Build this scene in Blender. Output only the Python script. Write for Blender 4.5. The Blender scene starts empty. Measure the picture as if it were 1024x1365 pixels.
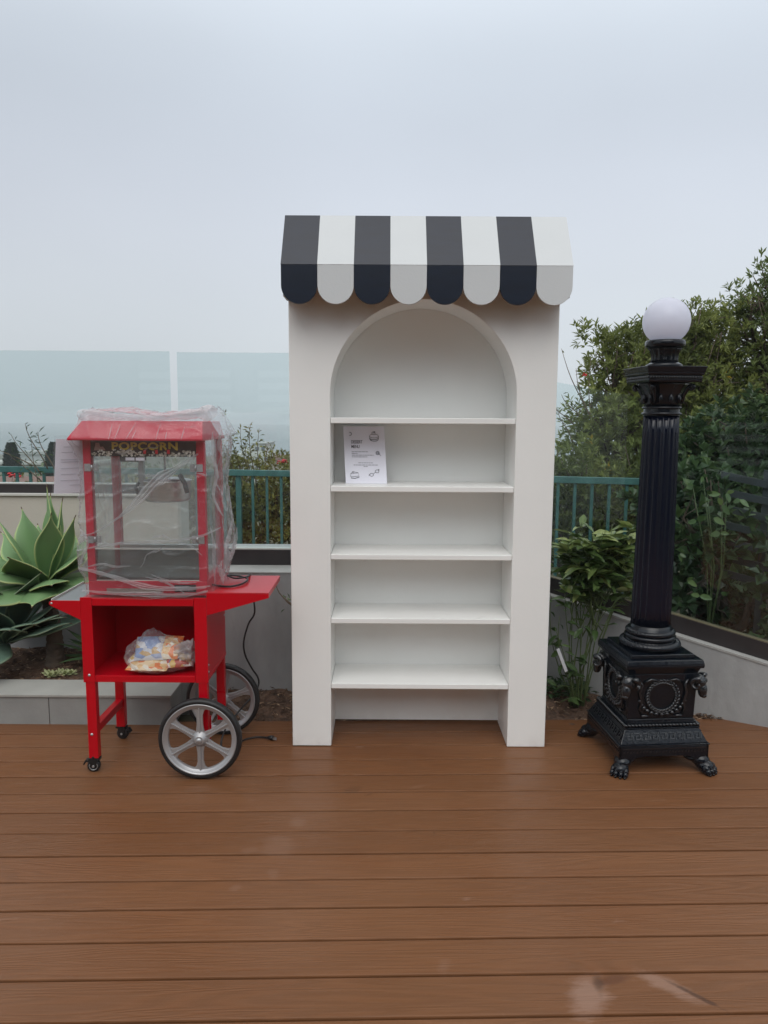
import bpy, math, random
import numpy as np
from math import sin, cos, pi, radians, atan, sqrt
from mathutils import Vector, Matrix, noise

random.seed(7)
rng = np.random.default_rng(11)
S = bpy.context.scene
COL = S.collection

# ------------------------------------------------------------------ camera
PITCH, ROLL = 0.127, 0.006
cam_d = bpy.data.cameras.new('camera')
cam = bpy.data.objects.new('camera', cam_d)
COL.objects.link(cam)
cam_d.sensor_fit = 'VERTICAL'
cam_d.sensor_height = 36.0
cam_d.lens = 986.0 / 1365.0 * 36.0
cam_d.clip_start = 0.05
cam_d.clip_end = 6000
cam.matrix_world = Matrix.Translation((0, 0, 1.5)) @ Matrix.Rotation(pi / 2 - PITCH, 4, 'X') @ Matrix.Rotation(ROLL, 4, 'Z')
S.camera = cam
S.render.resolution_x, S.render.resolution_y = 768, 1024

# ------------------------------------------------------------------ view
S.view_settings.view_transform = 'Standard'
S.view_settings.look = 'None'
S.view_settings.exposure = 0.0
S.view_settings.gamma = 1.0
S.cycles.use_denoising = True
S.cycles.adaptive_threshold = 0.005
S.cycles.max_bounces = 10
S.cycles.transparent_max_bounces = 24
S.cycles.diffuse_bounces = 4
S.cycles.glossy_bounces = 3
S.cycles.volume_bounces = 1
S.cycles.caustics_reflective = False
S.cycles.caustics_refractive = False
S.cycles.sample_clamp_indirect = 6

# ------------------------------------------------------------------ world: overcast sky
SUN_EL, SUN_AZ = radians(52), radians(185)
W = bpy.data.worlds.new('World')
S.world = W
W.use_nodes = True
nt = W.node_tree
for n in list(nt.nodes): nt.nodes.remove(n)
def wn(t, **k):
    n = nt.nodes.new(t)
    for a, b in k.items(): setattr(n, a, b)
    return n
wout = wn('ShaderNodeOutputWorld')
bg = wn('ShaderNodeBackground'); bg.inputs['Strength'].default_value = 1.0
bg2 = wn('ShaderNodeBackground'); bg2.inputs['Strength'].default_value = 0.05
sky = wn('ShaderNodeTexSky', sky_type='NISHITA', sun_disc=False)
sky.sun_elevation = SUN_EL; sky.sun_rotation = SUN_AZ
sky.dust_density = 4.0
tc = wn('ShaderNodeTexCoord'); sep = wn('ShaderNodeSeparateXYZ')
nt.links.new(tc.outputs['Generated'], sep.inputs[0])
ramp = wn('ShaderNodeValToRGB')
cr = ramp.color_ramp
cr.interpolation = 'B_SPLINE'
stops = [(0.0, (.58, .64, .68)), (0.03, (.60, .655, .695)), (.14, (.59, .64, .69)), (.27, (.565, .61, .69)), (.42, (.51, .575, .65)),
         (.58, (.98, 1.06, 1.15)), (.80, (1.10, 1.18, 1.28)), (1.0, (1.20, 1.31, 1.46))]
while len(cr.elements) < len(stops): cr.elements.new(.5)
for e, (p_, c_) in zip(cr.elements, stops):
    e.position = p_; e.color = (*c_, 1)
nt.links.new(sep.outputs['Z'], ramp.inputs[0])
nz = wn('ShaderNodeTexNoise'); nz.inputs['Scale'].default_value = 1.7; nz.inputs['Detail'].default_value = 3; nz.inputs['Roughness'].default_value = .45
mp = wn('ShaderNodeMapping'); mp.inputs['Scale'].default_value = (1, 1, 2.2)
nt.links.new(tc.outputs['Generated'], mp.inputs[0]); nt.links.new(mp.outputs[0], nz.inputs['Vector'])
mr = wn('ShaderNodeMapRange'); mr.inputs['From Min'].default_value = .3; mr.inputs['From Max'].default_value = .7
mr.inputs['To Min'].default_value = .94; mr.inputs['To Max'].default_value = 1.06
nt.links.new(nz.outputs[0], mr.inputs[0])
vm = wn('ShaderNodeVectorMath', operation='SCALE')
nt.links.new(ramp.outputs[0], vm.inputs[0]); nt.links.new(mr.outputs[0], vm.inputs['Scale'])
# a slightly heavier bank of cloud low on the left
dp = wn('ShaderNodeVectorMath', operation='DOT_PRODUCT'); dp.inputs[1].default_value = Vector((-.42, .87, .24)).normalized()
nt.links.new(tc.outputs['Generated'], dp.inputs[0])
mr2 = wn('ShaderNodeMapRange'); mr2.inputs['From Min'].default_value = .90; mr2.inputs['From Max'].default_value = 1.0
mr2.inputs['To Min'].default_value = 1.0; mr2.inputs['To Max'].default_value = .90; mr2.interpolation_type = 'SMOOTHSTEP'
nt.links.new(dp.outputs['Value'], mr2.inputs[0])
vm2 = wn('ShaderNodeVectorMath', operation='SCALE'); nt.links.new(vm.outputs[0], vm2.inputs[0]); nt.links.new(mr2.outputs[0], vm2.inputs['Scale'])
nt.links.new(vm2.outputs[0], bg.inputs[0])
hs = wn('ShaderNodeHueSaturation'); hs.inputs['Saturation'].default_value = .25; hs.inputs['Value'].default_value = .5
nt.links.new(sky.outputs[0], hs.inputs['Color']); nt.links.new(hs.outputs[0], bg2.inputs[0])
ad = wn('ShaderNodeAddShader')
nt.links.new(bg.outputs[0], ad.inputs[0]); nt.links.new(bg2.outputs[0], ad.inputs[1])
nt.links.new(ad.outputs[0], wout.inputs[0])

# ------------------------------------------------------------------ sun (veiled by cloud)
sd = bpy.data.lights.new('sun', 'SUN'); sd.energy = 0.9; sd.angle = radians(50); sd.color = (1, .985, .96)
so = bpy.data.objects.new('sun', sd); COL.objects.link(so)
so.rotation_euler = (radians(38), 0, radians(-5))

# ================================================================== helpers
def new_mat(name):
    m = bpy.data.materials.new(name); m.use_nodes = True
    t = m.node_tree
    for n in list(t.nodes): t.nodes.remove(n)
    return m, t
class NT:
    def __init__(s, t): s.t = t
    def thin_ior(s, ior=1.5):
        g_ = s.t.nodes.new('ShaderNodeNewGeometry')
        return s.mapr(g_.outputs['Backfacing'], 0.0, 1.0, ior, 1.0 / ior)
    def n(s, typ, ins=None, **k):
        n = s.t.nodes.new(typ)
        for a, b in k.items(): setattr(n, a, b)
        if ins:
            for a, b in ins.items():
                if isinstance(b, bpy.types.NodeSocket): s.t.links.new(b, n.inputs[a])
                else: n.inputs[a].default_value = b
        return n
    def mapr(s, v, a, b, c, d):
        return s.n('ShaderNodeMapRange', {0: v, 1: a, 2: b, 3: c, 4: d}).outputs[0]
    def noise(s, vec, scale, detail=4, rough=.55, dist=0):
        return s.n('ShaderNodeTexNoise', {'Vector': vec, 'Scale': scale, 'Detail': detail, 'Roughness': rough, 'Distortion': dist}).outputs[0]
    def mix(s, f, a, b, mode='MIX'):
        n = s.t.nodes.new('ShaderNodeMix'); n.data_type = 'RGBA'; n.blend_type = mode
        for i, v in ((0, f), (6, a), (7, b)):
            if isinstance(v, bpy.types.NodeSocket): s.t.links.new(v, n.inputs[i])
            else: n.inputs[i].default_value = (*v, 1) if isinstance(v, tuple) and len(v) == 3 else v
        return n.outputs[2]
    def math(s, op, a, b=0.0, clamp=False):
        n = s.n('ShaderNodeMath', {0: a, 1: b}, operation=op); n.use_clamp = clamp
        return n.outputs[0]

def mat(name, col, rough=.5, metal=0.0, spec=.5, coat=0.0, var=.0, vscale=6.0, bump=0.0, bscale=60.0, rvar=0.0, col2=None, stretch=(1, 1, 1), dirt=0.0, sheen=0.0):
    m, t = new_mat(name); N = NT(t)
    tcn = N.n('ShaderNodeTexCoord'); mpn = N.n('ShaderNodeMapping', {'Vector': tcn.outputs['Object'], 'Scale': stretch})
    v = mpn.outputs[0]
    b = N.n('ShaderNodeBsdfPrincipled', {'Roughness': rough, 'Metallic': metal, 'Specular IOR Level': spec, 'Coat Weight': coat, 'Coat Roughness': .12})
    c = (*col, 1)
    if var > 0 or col2:
        nn = N.noise(v, vscale, 5)
        f = N.mapr(nn, .3, .7, 0, 1)
        lo = tuple(x * (1 - var) for x in col); hi = col2 if col2 else tuple(min(1, x * (1 + var)) for x in col)
        cs = N.mix(f, lo, hi)
        if dirt > 0:
            d = N.mapr(N.noise(v, vscale * 7, 6, .7), .62, .75, 0, dirt)
            cs = N.mix(d, cs, tuple(x * .35 for x in col))
        t.links.new(cs, b.inputs['Base Color'])
    else: b.inputs['Base Color'].default_value = c
    if rvar > 0:
        r = N.mapr(N.noise(v, vscale * 2.3, 4), .3, .7, rough - rvar, rough + rvar)
        t.links.new(r, b.inputs['Roughness'])
    if bump > 0:
        bn = N.n('ShaderNodeBump', {'Height': N.noise(v, bscale, 5), 'Strength': bump, 'Distance': .01})
        t.links.new(bn.outputs[0], b.inputs['Normal'])
    o = N.n('ShaderNodeOutputMaterial'); t.links.new(b.outputs[0], o.inputs[0])
    return m

def glass_mat(name, tint, rough=.02, body=0.0, bodycol=(.8, .85, .85), fres=1.0, ior=1.5):
    """thin sheet: tinted see-through + Fresnel reflection (+ a little haze of dust/film)"""
    m, t = new_mat(name); N = NT(t)
    tr = N.n('ShaderNodeBsdfTransparent', {'Color': (*tint, 1)})
    gl = N.n('ShaderNodeBsdfGlossy', {'Color': (1, 1, 1, 1), 'Roughness': rough})
    fr = N.n('ShaderNodeFresnel', {'IOR': N.thin_ior(ior)})
    base = tr.outputs[0]
    if body > 0:
        df = N.n('ShaderNodeBsdfDiffuse', {'Color': (*bodycol, 1)}); tl = N.n('ShaderNodeBsdfTranslucent', {'Color': (*bodycol, 1)})
        mm = N.n('ShaderNodeMixShader', {0: .5, 1: df.outputs[0], 2: tl.outputs[0]})
        base = N.n('ShaderNodeMixShader', {0: body, 1: tr.outputs[0], 2: mm.outputs[0]}).outputs[0]
    f = N.math('MULTIPLY', fr.outputs[0], fres)
    mx = N.n('ShaderNodeMixShader', {0: f, 1: base, 2: gl.outputs[0]})
    o = N.n('ShaderNodeOutputMaterial'); t.links.new(mx.outputs[0], o.inputs[0])
    return m

def leaf_mat(name, c_dark, c_mid, c_light, rough=.45, trans=.2, tip=None):
    m, t = new_mat(name); N = NT(t)
    a = N.n('ShaderNodeAttribute', attribute_name='var')
    r = N.n('ShaderNodeValToRGB', {0: a.outputs['Fac']})
    cr = r.color_ramp; cr.elements[0].position = 0; cr.elements[0].color = (*c_dark, 1); cr.elements[1].position = 1; cr.elements[1].color = (*c_light, 1)
    e = cr.elements.new(.5); e.color = (*c_mid, 1)
    if tip:
        cr.elements[2].position = .96; e = cr.elements.new(1.0); e.color = (*tip, 1)
    b = N.n('ShaderNodeBsdfPrincipled', {'Base Color': r.outputs[0], 'Roughness': rough, 'Specular IOR Level': .4})
    tl = N.n('ShaderNodeBsdfTranslucent', {'Color': r.outputs[0]})
    mx = N.n('ShaderNodeMixShader', {0: trans, 1: b.outputs[0], 2: tl.outputs[0]})
    o = N.n('ShaderNodeOutputMaterial'); t.links.new(mx.outputs[0], o.inputs[0])
    return m

def tagobj(o, label=None, cat=None, group=None, kind=None):
    if label: o['label'] = label
    if cat: o['category'] = cat
    if group: o['group'] = group
    if kind: o['kind'] = kind
    return o
def thing(name, label, cat, loc=(0, 0, 0), rot=0.0, group=None):
    o = bpy.data.objects.new(name, None); COL.objects.link(o)
    o.location = loc; o.rotation_euler = (0, 0, rot); o.empty_display_size = .1
    return tagobj(o, label, cat, group)

class MB:
    """collects shapes; M transforms what is added next"""
    def __init__(s): s.v = []; s.f = []; s.m = []; s.s = []; s.M = Matrix.Identity(4)
    def add(s, vs, fs, m=0, smooth=False):
        b = len(s.v)
        s.v += [tuple(s.M @ Vector(p)) for p in vs]
        for f in fs: s.f.append(tuple(b + i for i in f)); s.m.append(m); s.s.append(smooth)
        return s
    def box(s, x0, x1, y0, y1, z0, z1, m=0):
        vs = [(x, y, z) for z in (z0, z1) for y in (y0, y1) for x in (x0, x1)]
        return s.add(vs, [(0, 2, 3, 1), (4, 5, 7, 6), (0, 1, 5, 4), (2, 6, 7, 3), (0, 4, 6, 2), (1, 3, 7, 5)], m)
    def prism(s, poly, a0, a1, axis='y', m=0, smooth=False):
        n = len(poly)
        def P(q, a):
            if axis == 'y': return (q[0], a, q[1])
            if axis == 'x': return (a, q[0], q[1])
            return (q[0], q[1], a)
        vs = [P(q, a0) for q in poly] + [P(q, a1) for q in poly]
        fs = [tuple(range(n)), tuple(range(2 * n - 1, n - 1, -1))] + [(i, i + n, (i + 1) % n + n, (i + 1) % n) for i in range(n)]
        return s.add(vs, fs, m, smooth)
    def lathe(s, prof, c=(0, 0, 0), seg=32, axis='z', m=0, smooth=True, flute=0, fd=0.0, cap=True):
        vs = []; fs = []
        for (r, z) in prof:
            for i in range(seg):
                a = 2 * pi * i / seg
                rr = r * (1 - fd * abs(sin(a * flute / 2)) ** .7) if flute else r
                p = (rr * cos(a), rr * sin(a), z)
                if axis == 'y': p = (p[0], z, p[1])
                if axis == 'x': p = (z, p[0], p[1])
                vs.append((p[0] + c[0], p[1] + c[1], p[2] + c[2]))
        n = len(prof)
        for k in range(n - 1):
            for i in range(seg):
                j = (i + 1) % seg
                fs.append((k * seg + i, k * seg + j, (k + 1) * seg + j, (k + 1) * seg + i))
        s.add(vs, fs, m, smooth)
        if cap:
            b = len(s.v) - len(vs)
            for k in (0, n - 1):
                if prof[k][0] > 1e-5:
                    f = tuple(b + k * seg + i for i in range(seg))
                    s.f.append(f if k else f[::-1]); s.m.append(m); s.s.append(False)
        return s
    def cyl(s, c, r, h, axis='z', seg=24, m=0):
        return s.lathe([(r, 0), (r, h)], c, seg, axis, m)
    def tube(s, pts, r, seg=8, m=0, closed=False, smooth=True):
        pts = [Vector(p) for p in pts]; n = len(pts)
        rs = r if isinstance(r, (list, tuple)) else [r] * n
        vs = []; fs = []; prev = None
        for i, p in enumerate(pts):
            if closed: d = pts[(i + 1) % n] - pts[i - 1]
            else: d = pts[min(i + 1, n - 1)] - pts[max(i - 1, 0)]
            if d.length < 1e-9: d = Vector((0, 0, 1))
            d.normalize()
            if prev is None:
                u = d.orthogonal().normalized()
            else:
                u = prev - d * prev.dot(d)
                u = u.normalized() if u.length > 1e-6 else d.orthogonal().normalized()
            prev = u; w = d.cross(u)
            for k in range(seg):
                a = 2 * pi * k / seg
                vs.append(tuple(p + (u * cos(a) + w * sin(a)) * rs[i]))
        for i in range(n if closed else n - 1):
            i2 = (i + 1) % n
            for k in range(seg):
                k2 = (k + 1) % seg
                fs.append((i * seg + k, i * seg + k2, i2 * seg + k2, i2 * seg + k))
        if not closed:
            fs.append(tuple(range(seg))[::-1]); fs.append(tuple((n - 1) * seg + k for k in range(seg)))
        return s.add(vs, fs, m, smooth)
    def torus(s, c, R, r, axis='z', seg=40, rs=10, m=0, rope=0):
        vs = []; fs = []
        for i in range(seg):
            a = 2 * pi * i / seg
            for k in range(rs):
                b = 2 * pi * k / rs
                rr = r * (1 + (.16 * sin(rope * a + b) if rope else 0))
                x, y, z = (R + rr * cos(b)) * cos(a), (R + rr * cos(b)) * sin(a), rr * sin(b)
                if axis == 'y': x, y, z = x, z, y
                if axis == 'x': x, y, z = z, x, y
                vs.append((x + c[0], y + c[1], z + c[2]))
        for i in range(seg):
            for k in range(rs):
                fs.append((i * rs + k, ((i + 1) % seg) * rs + k, ((i + 1) % seg) * rs + (k + 1) % rs, i * rs + (k + 1) % rs))
        return s.add(vs, fs, m, True)
    def ball(s, c, r, seg=12, rings=8, m=0):
        r = r if isinstance(r, (tuple, list)) else (r, r, r)
        vs = [(c[0], c[1], c[2] - r[2])]; fs = []
        for j in range(1, rings):
            t = pi * j / rings - pi / 2
            for i in range(seg):
                a = 2 * pi * i / seg
                vs.append((c[0] + r[0] * cos(t) * cos(a), c[1] + r[1] * cos(t) * sin(a), c[2] + r[2] * sin(t)))
        vs.append((c[0], c[1], c[2] + r[2]))
        for i in range(seg):
            j = (i + 1) % seg
            fs.append((0, 1 + j, 1 + i))
            for k in range(rings - 2):
                fs.append((1 + k * seg + i, 1 + k * seg + j, 1 + (k + 1) * seg + j, 1 + (k + 1) * seg + i))
            fs.append((len(vs) - 1, 1 + (rings - 2) * seg + i, 1 + (rings - 2) * seg + j))
        return s.add(vs, fs, m, True)
    def frustum(s, h0, z0, h1, z1, m=0):
        vs = [(-h0, -h0, z0), (h0, -h0, z0), (h0, h0, z0), (-h0, h0, z0), (-h1, -h1, z1), (h1, -h1, z1), (h1, h1, z1), (-h1, h1, z1)]
        return s.add(vs, [(3, 2, 1, 0), (4, 5, 6, 7), (0, 1, 5, 4), (1, 2, 6, 5), (2, 3, 7, 6), (3, 0, 4, 7)], m)
    def grid(s, nu, nv, fn, m=0, smooth=True, wrap=False):
        vs = [fn(i / (nu if wrap else nu - 1), j / (nv - 1)) for j in range(nv) for i in range(nu)]
        fs = []
        for j in range(nv - 1):
            for i in range(nu if wrap else nu - 1):
                i2 = (i + 1) % nu
                fs.append((j * nu + i, j * nu + i2, (j + 1) * nu + i2, (j + 1) * nu + i))
        return s.add(vs, fs, m, smooth)
    def build(s, name, mats, parent=None, org=(0, 0, 0), bevel=0.0, bseg=2, label=None, kind=None):
        me = bpy.data.meshes.new(name)
        o3 = Vector(org)
        me.from_pydata([tuple(Vector(p) - o3) for p in s.v], [], s.f)
        mats = mats if isinstance(mats, (list, tuple)) else [mats]
        for m in mats: me.materials.append(m)
        me.polygons.foreach_set('material_index', s.m)
        me.polygons.foreach_set('use_smooth', s.s)
        me.update()
        o = bpy.data.objects.new(name, me); COL.objects.link(o)
        if parent: o.parent = parent
        elif any(org): o.location = org
        if bevel > 0:
            b = o.modifiers.new('bevel', 'BEVEL'); b.width = bevel; b.segments = bseg; b.limit_method = 'ANGLE'; b.angle_limit = radians(40)
            b.harden_normals = False
        if label: o['label'] = label
        if kind: o['kind'] = kind
        return o

def np_mesh(name, V, F, mat_, parent=None, var=None, smooth=False):
    V = np.asarray(V, dtype=np.float32); F = np.asarray(F, dtype=np.int32); k = F.shape[1]
    me = bpy.data.meshes.new(name)
    me.vertices.add(len(V)); me.vertices.foreach_set('co', V.ravel())
    me.loops.add(F.size); me.loops.foreach_set('vertex_index', F.ravel())
    me.polygons.add(len(F)); me.polygons.foreach_set('loop_start', np.arange(0, F.size, k, dtype=np.int32))
    me.polygons.foreach_set('loop_total', np.full(len(F), k, dtype=np.int32))
    me.polygons.foreach_set('use_smooth', np.full(len(F), bool(smooth)))
    me.update(calc_edges=True)
    if var is not None:
        at = me.attributes.new('var', 'FLOAT', 'POINT'); at.data.foreach_set('value', np.asarray(var, dtype=np.float32))
    me.materials.append(mat_)
    o = bpy.data.objects.new(name, me); COL.objects.link(o)
    if parent: o.parent = parent
    return o

def norm(a): return a / np.maximum(np.linalg.norm(a, axis=1, keepdims=True), 1e-9)
def leaves_np(P, D, L, Wd, var, fold=.22, droop=.15):
    """folded two-triangle-pair leaves -> verts, tris"""
    n = len(P); D = norm(D)
    R = rng.normal(size=(n, 3)); R[:, 2] += 1.6
    side = norm(np.cross(D, R)); up = np.cross(side, D)
    up[up[:, 2] < 0] *= -1
    L = L[:, None]; Wd = Wd[:, None]
    mid = P + D * L * .5
    a = P; b = mid + side * Wd * .5 + up * Wd * fold; c = P + D * L - up * L * droop; d = mid - side * Wd * .5 + up * Wd * fold
    V = np.stack([a, b, c, d], 1).reshape(-1, 3)
    i = np.arange(n)[:, None] * 4
    F = np.concatenate([i + np.array([[0, 1, 2]]), i + np.array([[0, 2, 3]])], 0)
    return V, F, np.repeat(var, 4)

def font_mesh(body, size, bold=0.0, font_spacing=1.0):
    cu = bpy.data.curves.new('lettering', 'FONT'); cu.body = body; cu.size = size; cu.offset = bold
    cu.space_character = font_spacing; cu.align_x = 'LEFT'; cu.resolution_u = 4
    ob = bpy.data.objects.new('lettering', cu); COL.objects.link(ob)
    bpy.context.view_layer.update()
    me = bpy.data.meshes.new_from_object(ob.evaluated_get(bpy.context.evaluated_depsgraph_get()))
    vs = [tuple(v.co) for v in me.vertices]; fs = [tuple(p.vertices) for p in me.polygons]
    bpy.data.objects.remove(ob); bpy.data.curves.remove(cu); bpy.data.meshes.remove(me)
    return vs, fs

# ================================================================== materials
M = {}
M['white'] = mat('white_paint', (.86, .865, .845), .38, spec=.5, var=.025, vscale=3, bump=.05, bscale=45, rvar=.06)
def add_scuffs(m_, amount, tone):
    t_ = m_.node_tree; N_ = NT(t_); b_ = [n for n in t_.nodes if n.type == 'BSDF_PRINCIPLED'][0]
    src = b_.inputs['Base Color'].links[0].from_socket; c_ = N_.n('ShaderNodeTexCoord').outputs['Object']
    v1 = N_.n('ShaderNodeMapping', {'Vector': c_, 'Rotation': (.2, .9, .1), 'Scale': (5, 5, 40)}).outputs[0]
    s1 = N_.mapr(N_.noise(v1, 1.0, 5, .65, .5), .70, .76, 0, 1); s0 = N_.mapr(N_.noise(c_, 4.0, 2), .5, .65, 0, 1)
    z_ = N_.n('ShaderNodeSeparateXYZ', {0: c_}).outputs[2]
    foot = N_.math('MULTIPLY', N_.mapr(z_, .0, .07, 1, 0), N_.mapr(N_.noise(c_, 16.0, 5, .7), .42, .68, 0, 1))
    f_ = N_.math('MAXIMUM', N_.math('MULTIPLY', s1, s0), N_.math('MULTIPLY', foot, .8))
    t_.links.new(N_.mix(N_.math('MULTIPLY', f_, amount), src, tone), b_.inputs['Base Color'])
add_scuffs(M['white'], .30, (.40, .37, .33))
M['awn_white'] = mat('awning_white_paint', (.60, .625, .635), .42, var=.02, vscale=5, bump=.06, bscale=90)
M['awn_black'] = mat('awning_black_paint', (.003, .008, .021), .30, spec=.55, stretch=(1, 6, 6), var=.2, vscale=7, bump=.08, bscale=90)
M['red'] = mat('red_enamel', (.50, .0005, .009), .30, spec=.35, coat=.12, var=.05, vscale=4, bump=.03, bscale=20)
M['red2'] = mat('dull_red_enamel', (.46, .006, .030), .40, spec=.4, var=.06, vscale=4)
M['steel'] = mat('brushed_steel', (.55, .55, .54), .30, metal=1.0, var=.08, vscale=9, stretch=(1, 1, 12))
M['zinc'] = mat('zinc_hinge', (.50, .51, .52), .42, metal=.8)
M['silver'] = mat('silver_wheel_paint', (.42, .42, .43), .38, metal=.55, var=.06, vscale=8)
M['rubber'] = mat('black_rubber', (.012, .012, .013), .48, var=.3, vscale=20)
M['blackpl'] = mat('black_plastic', (.010, .010, .011), .35)
M['iron'] = mat('black_gloss_iron', (.003, .005, .009), .12, spec=.36, coat=.15, var=.25, vscale=12, bump=.22, bscale=42)
M['irondetail'] = mat('black_gloss_relief', (.006, .008, .011), .16, spec=.6, coat=.4, bump=.3, bscale=80)
M['concrete'] = mat('grey_wall_render', (.33, .335, .335), .80, var=.26, vscale=3.0, bump=.35, bscale=26, dirt=.3, stretch=(1, 1, .45))
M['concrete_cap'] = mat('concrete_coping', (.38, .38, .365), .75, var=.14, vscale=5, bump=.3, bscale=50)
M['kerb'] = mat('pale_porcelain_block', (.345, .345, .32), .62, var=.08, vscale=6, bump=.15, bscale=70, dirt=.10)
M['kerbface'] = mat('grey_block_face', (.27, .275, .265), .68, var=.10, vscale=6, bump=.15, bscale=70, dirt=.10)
M['beige'] = mat('beige_render', (.50, .465, .405), .75, var=.05, vscale=2.0, bump=.2, bscale=80)
M['bronze'] = mat('dark_bronze_channel', (.028, .024, .025), .45, var=.15, vscale=9)
M['rim'] = mat('pale_metal_rim', (.62, .62, .58), .4, metal=.2)
M['green'] = mat('green_railing_paint', (.055, .150, .138), .45, var=.16, vscale=14, dirt=.25)
M['slat'] = mat('dark_slat_paint', (.034, .043, .048), .6, var=.2, vscale=9)
M['glass'] = glass_mat('green_tinted_glass', (.905, .950, .952), .01, fres=.75)
M['mglass'] = glass_mat('cabinet_glass', (.985, .995, .99), .03, body=.08, fres=.7)
M['trayglass'] = glass_mat('smoked_lower_glass', (.55, .58, .57), .05, body=.05, fres=.8)
M['paper'] = mat('white_paper', (.84, .84, .93), .6, bump=.03, bscale=12)
M['ink'] = mat('grey_ink', (.07, .07, .09), .7)
M['inkl'] = mat('pale_grey_ink', (.33, .33, .38), .7)
M['globe'] = None
M['bark'] = mat('brown_bark', (.10, .075, .055), .85, var=.35, vscale=12, bump=.6, bscale=50)
M['twig'] = mat('grey_twig', (.16, .12, .085), .8, var=.25, vscale=20)
M['greenstem'] = mat('green_stem', (.10, .14, .05), .6, var=.2, vscale=20)

# globe: milky plastic lets light through
m, t = new_mat('milky_globe'); N = NT(t)
b = N.n('ShaderNodeBsdfPrincipled', {'Base Color': (.84, .86, .97, 1), 'Roughness': .20, 'Specular IOR Level': .4})
tl = N.n('ShaderNodeBsdfTranslucent', {'Color': (.93, .94, 1.0, 1)})
mx = N.n('ShaderNodeMixShader', {0: .50, 1: b.outputs[0], 2: tl.outputs[0]})
t.links.new(mx.outputs[0], N.n('ShaderNodeOutputMaterial').inputs[0]); M['globe'] = m

# clear plastic film: more of it in the line of sight where it folds over
def film_mat(name, body0=.10, body1=.5):
    m, t = new_mat(name); N = NT(t)
    tcn = N.n('ShaderNodeTexCoord')
    n1 = N.n('ShaderNodeTexNoise', {'Vector': tcn.outputs['Object'], 'Scale': 9.0, 'Detail': 5.0, 'Distortion': 1.2}).outputs[0]
    n2 = N.n('ShaderNodeTexNoise', {'Vector': tcn.outputs['Object'], 'Scale': 38.0, 'Detail': 4.0, 'Distortion': 2.0}).outputs[0]
    h = N.math('ADD', n1, N.math('MULTIPLY', n2, .35))
    bn = N.n('ShaderNodeBump', {'Height': h, 'Strength': .8, 'Distance': .012})
    lw = N.n('ShaderNodeLayerWeight', {'Blend': .35})
    tr = N.n('ShaderNodeBsdfTransparent', {'Color': (.97, .975, .98, 1)})
    df = N.n('ShaderNodeBsdfDiffuse', {'Color': (.86, .86, .88, 1)}); tl = N.n('ShaderNodeBsdfTranslucent', {'Color': (.86, .86, .88, 1)})
    mm = N.n('ShaderNodeMixShader', {0: .5, 1: df.outputs[0], 2: tl.outputs[0]})
    f = N.math('ADD', N.math('MULTIPLY', N.math('POWER', lw.outputs['Facing'], 2.0), body1), body0, True)
    s1 = N.n('ShaderNodeMixShader', {0: f, 1: tr.outputs[0], 2: mm.outputs[0]})
    gl = N.n('ShaderNodeBsdfGlossy', {'Color': (1, 1, 1, 1), 'Roughness': .16, 'Normal': bn.outputs[0]})
    fr = N.n('ShaderNodeFresnel', {'IOR': N.thin_ior(1.45), 'Normal': bn.outputs[0]})
    s2 = N.n('ShaderNodeMixShader', {0: fr.outputs[0], 1: s1.outputs[0], 2: gl.outputs[0]})
    t.links.new(s2.outputs[0], N.n('ShaderNodeOutputMaterial').inputs[0])
    return m
M['film'] = film_mat('clear_plastic_film', .085, .42)
M['filmfold'] = film_mat('gathered_plastic_film', .33, .5)
M['bagfilm'] = film_mat('thin_bag_film', .10, .45)

# deck boards
THETA = .026
m, t = new_mat('brown_composite_boards'); N = NT(t)
tcn = N.n('ShaderNodeTexCoord'); at = N.n('ShaderNodeAttribute', attribute_name='var')
comb = N.n('ShaderNodeCombineXYZ', {0: N.math('MULTIPLY', at.outputs['Fac'], 37.0), 1: N.math('MULTIPLY', at.outputs['Fac'], 11.0), 2: 0.0})
vec = N.n('ShaderNodeVectorMath', {0: tcn.outputs['Object'], 1: comb.outputs[0]}, operation='ADD').outputs[0]
g1 = N.n('ShaderNodeMapping', {'Vector': vec, 'Scale': (.55, 9.0, 1)}).outputs[0]
gn = N.noise(g1, 1.0, 3, .5, .6)
rings = N.math('SINE', N.math('MULTIPLY', gn, 120.0))
g2 = N.n('ShaderNodeMapping', {'Vector': vec, 'Scale': (6, 260.0, 1)}).outputs[0]
fib = N.noise(g2, 1.0, 3, .6)
big = N.noise(N.n('ShaderNodeMapping', {'Vector': tcn.outputs['Object'], 'Scale': (1, 1.6, 1)}).outputs[0], 1.1, 4, .55)
c0 = N.mix(N.mapr(big, .3, .7, 0, 1), (.162, .062, .022), (.206, .093, .042))
c1 = N.mix(N.mapr(at.outputs['Fac'], 0, 1, 0, .55), c0, (.142, .058, .022))
c2 = N.mix(N.mapr(rings, -1, 1, 0, .26), c1, (.088, .040, .018))
# worn pale scuffs, dragged across single boards
sc = N.noise(N.n('ShaderNodeMapping', {'Vector': vec, 'Scale': (1.6, 5.0, 1)}).outputs[0], 2.6, 6, .62, .8)
scf = N.math('MULTIPLY', N.mapr(sc, .67, .76, 0, .55), N.mapr(fib, .4, .6, .4, 1))
c2 = N.mix(N.mapr(fib, .35, .65, 0, .22), c2, (.23, .12, .065))
c3 = N.mix(scf, c2, (.30, .185, .135))
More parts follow.
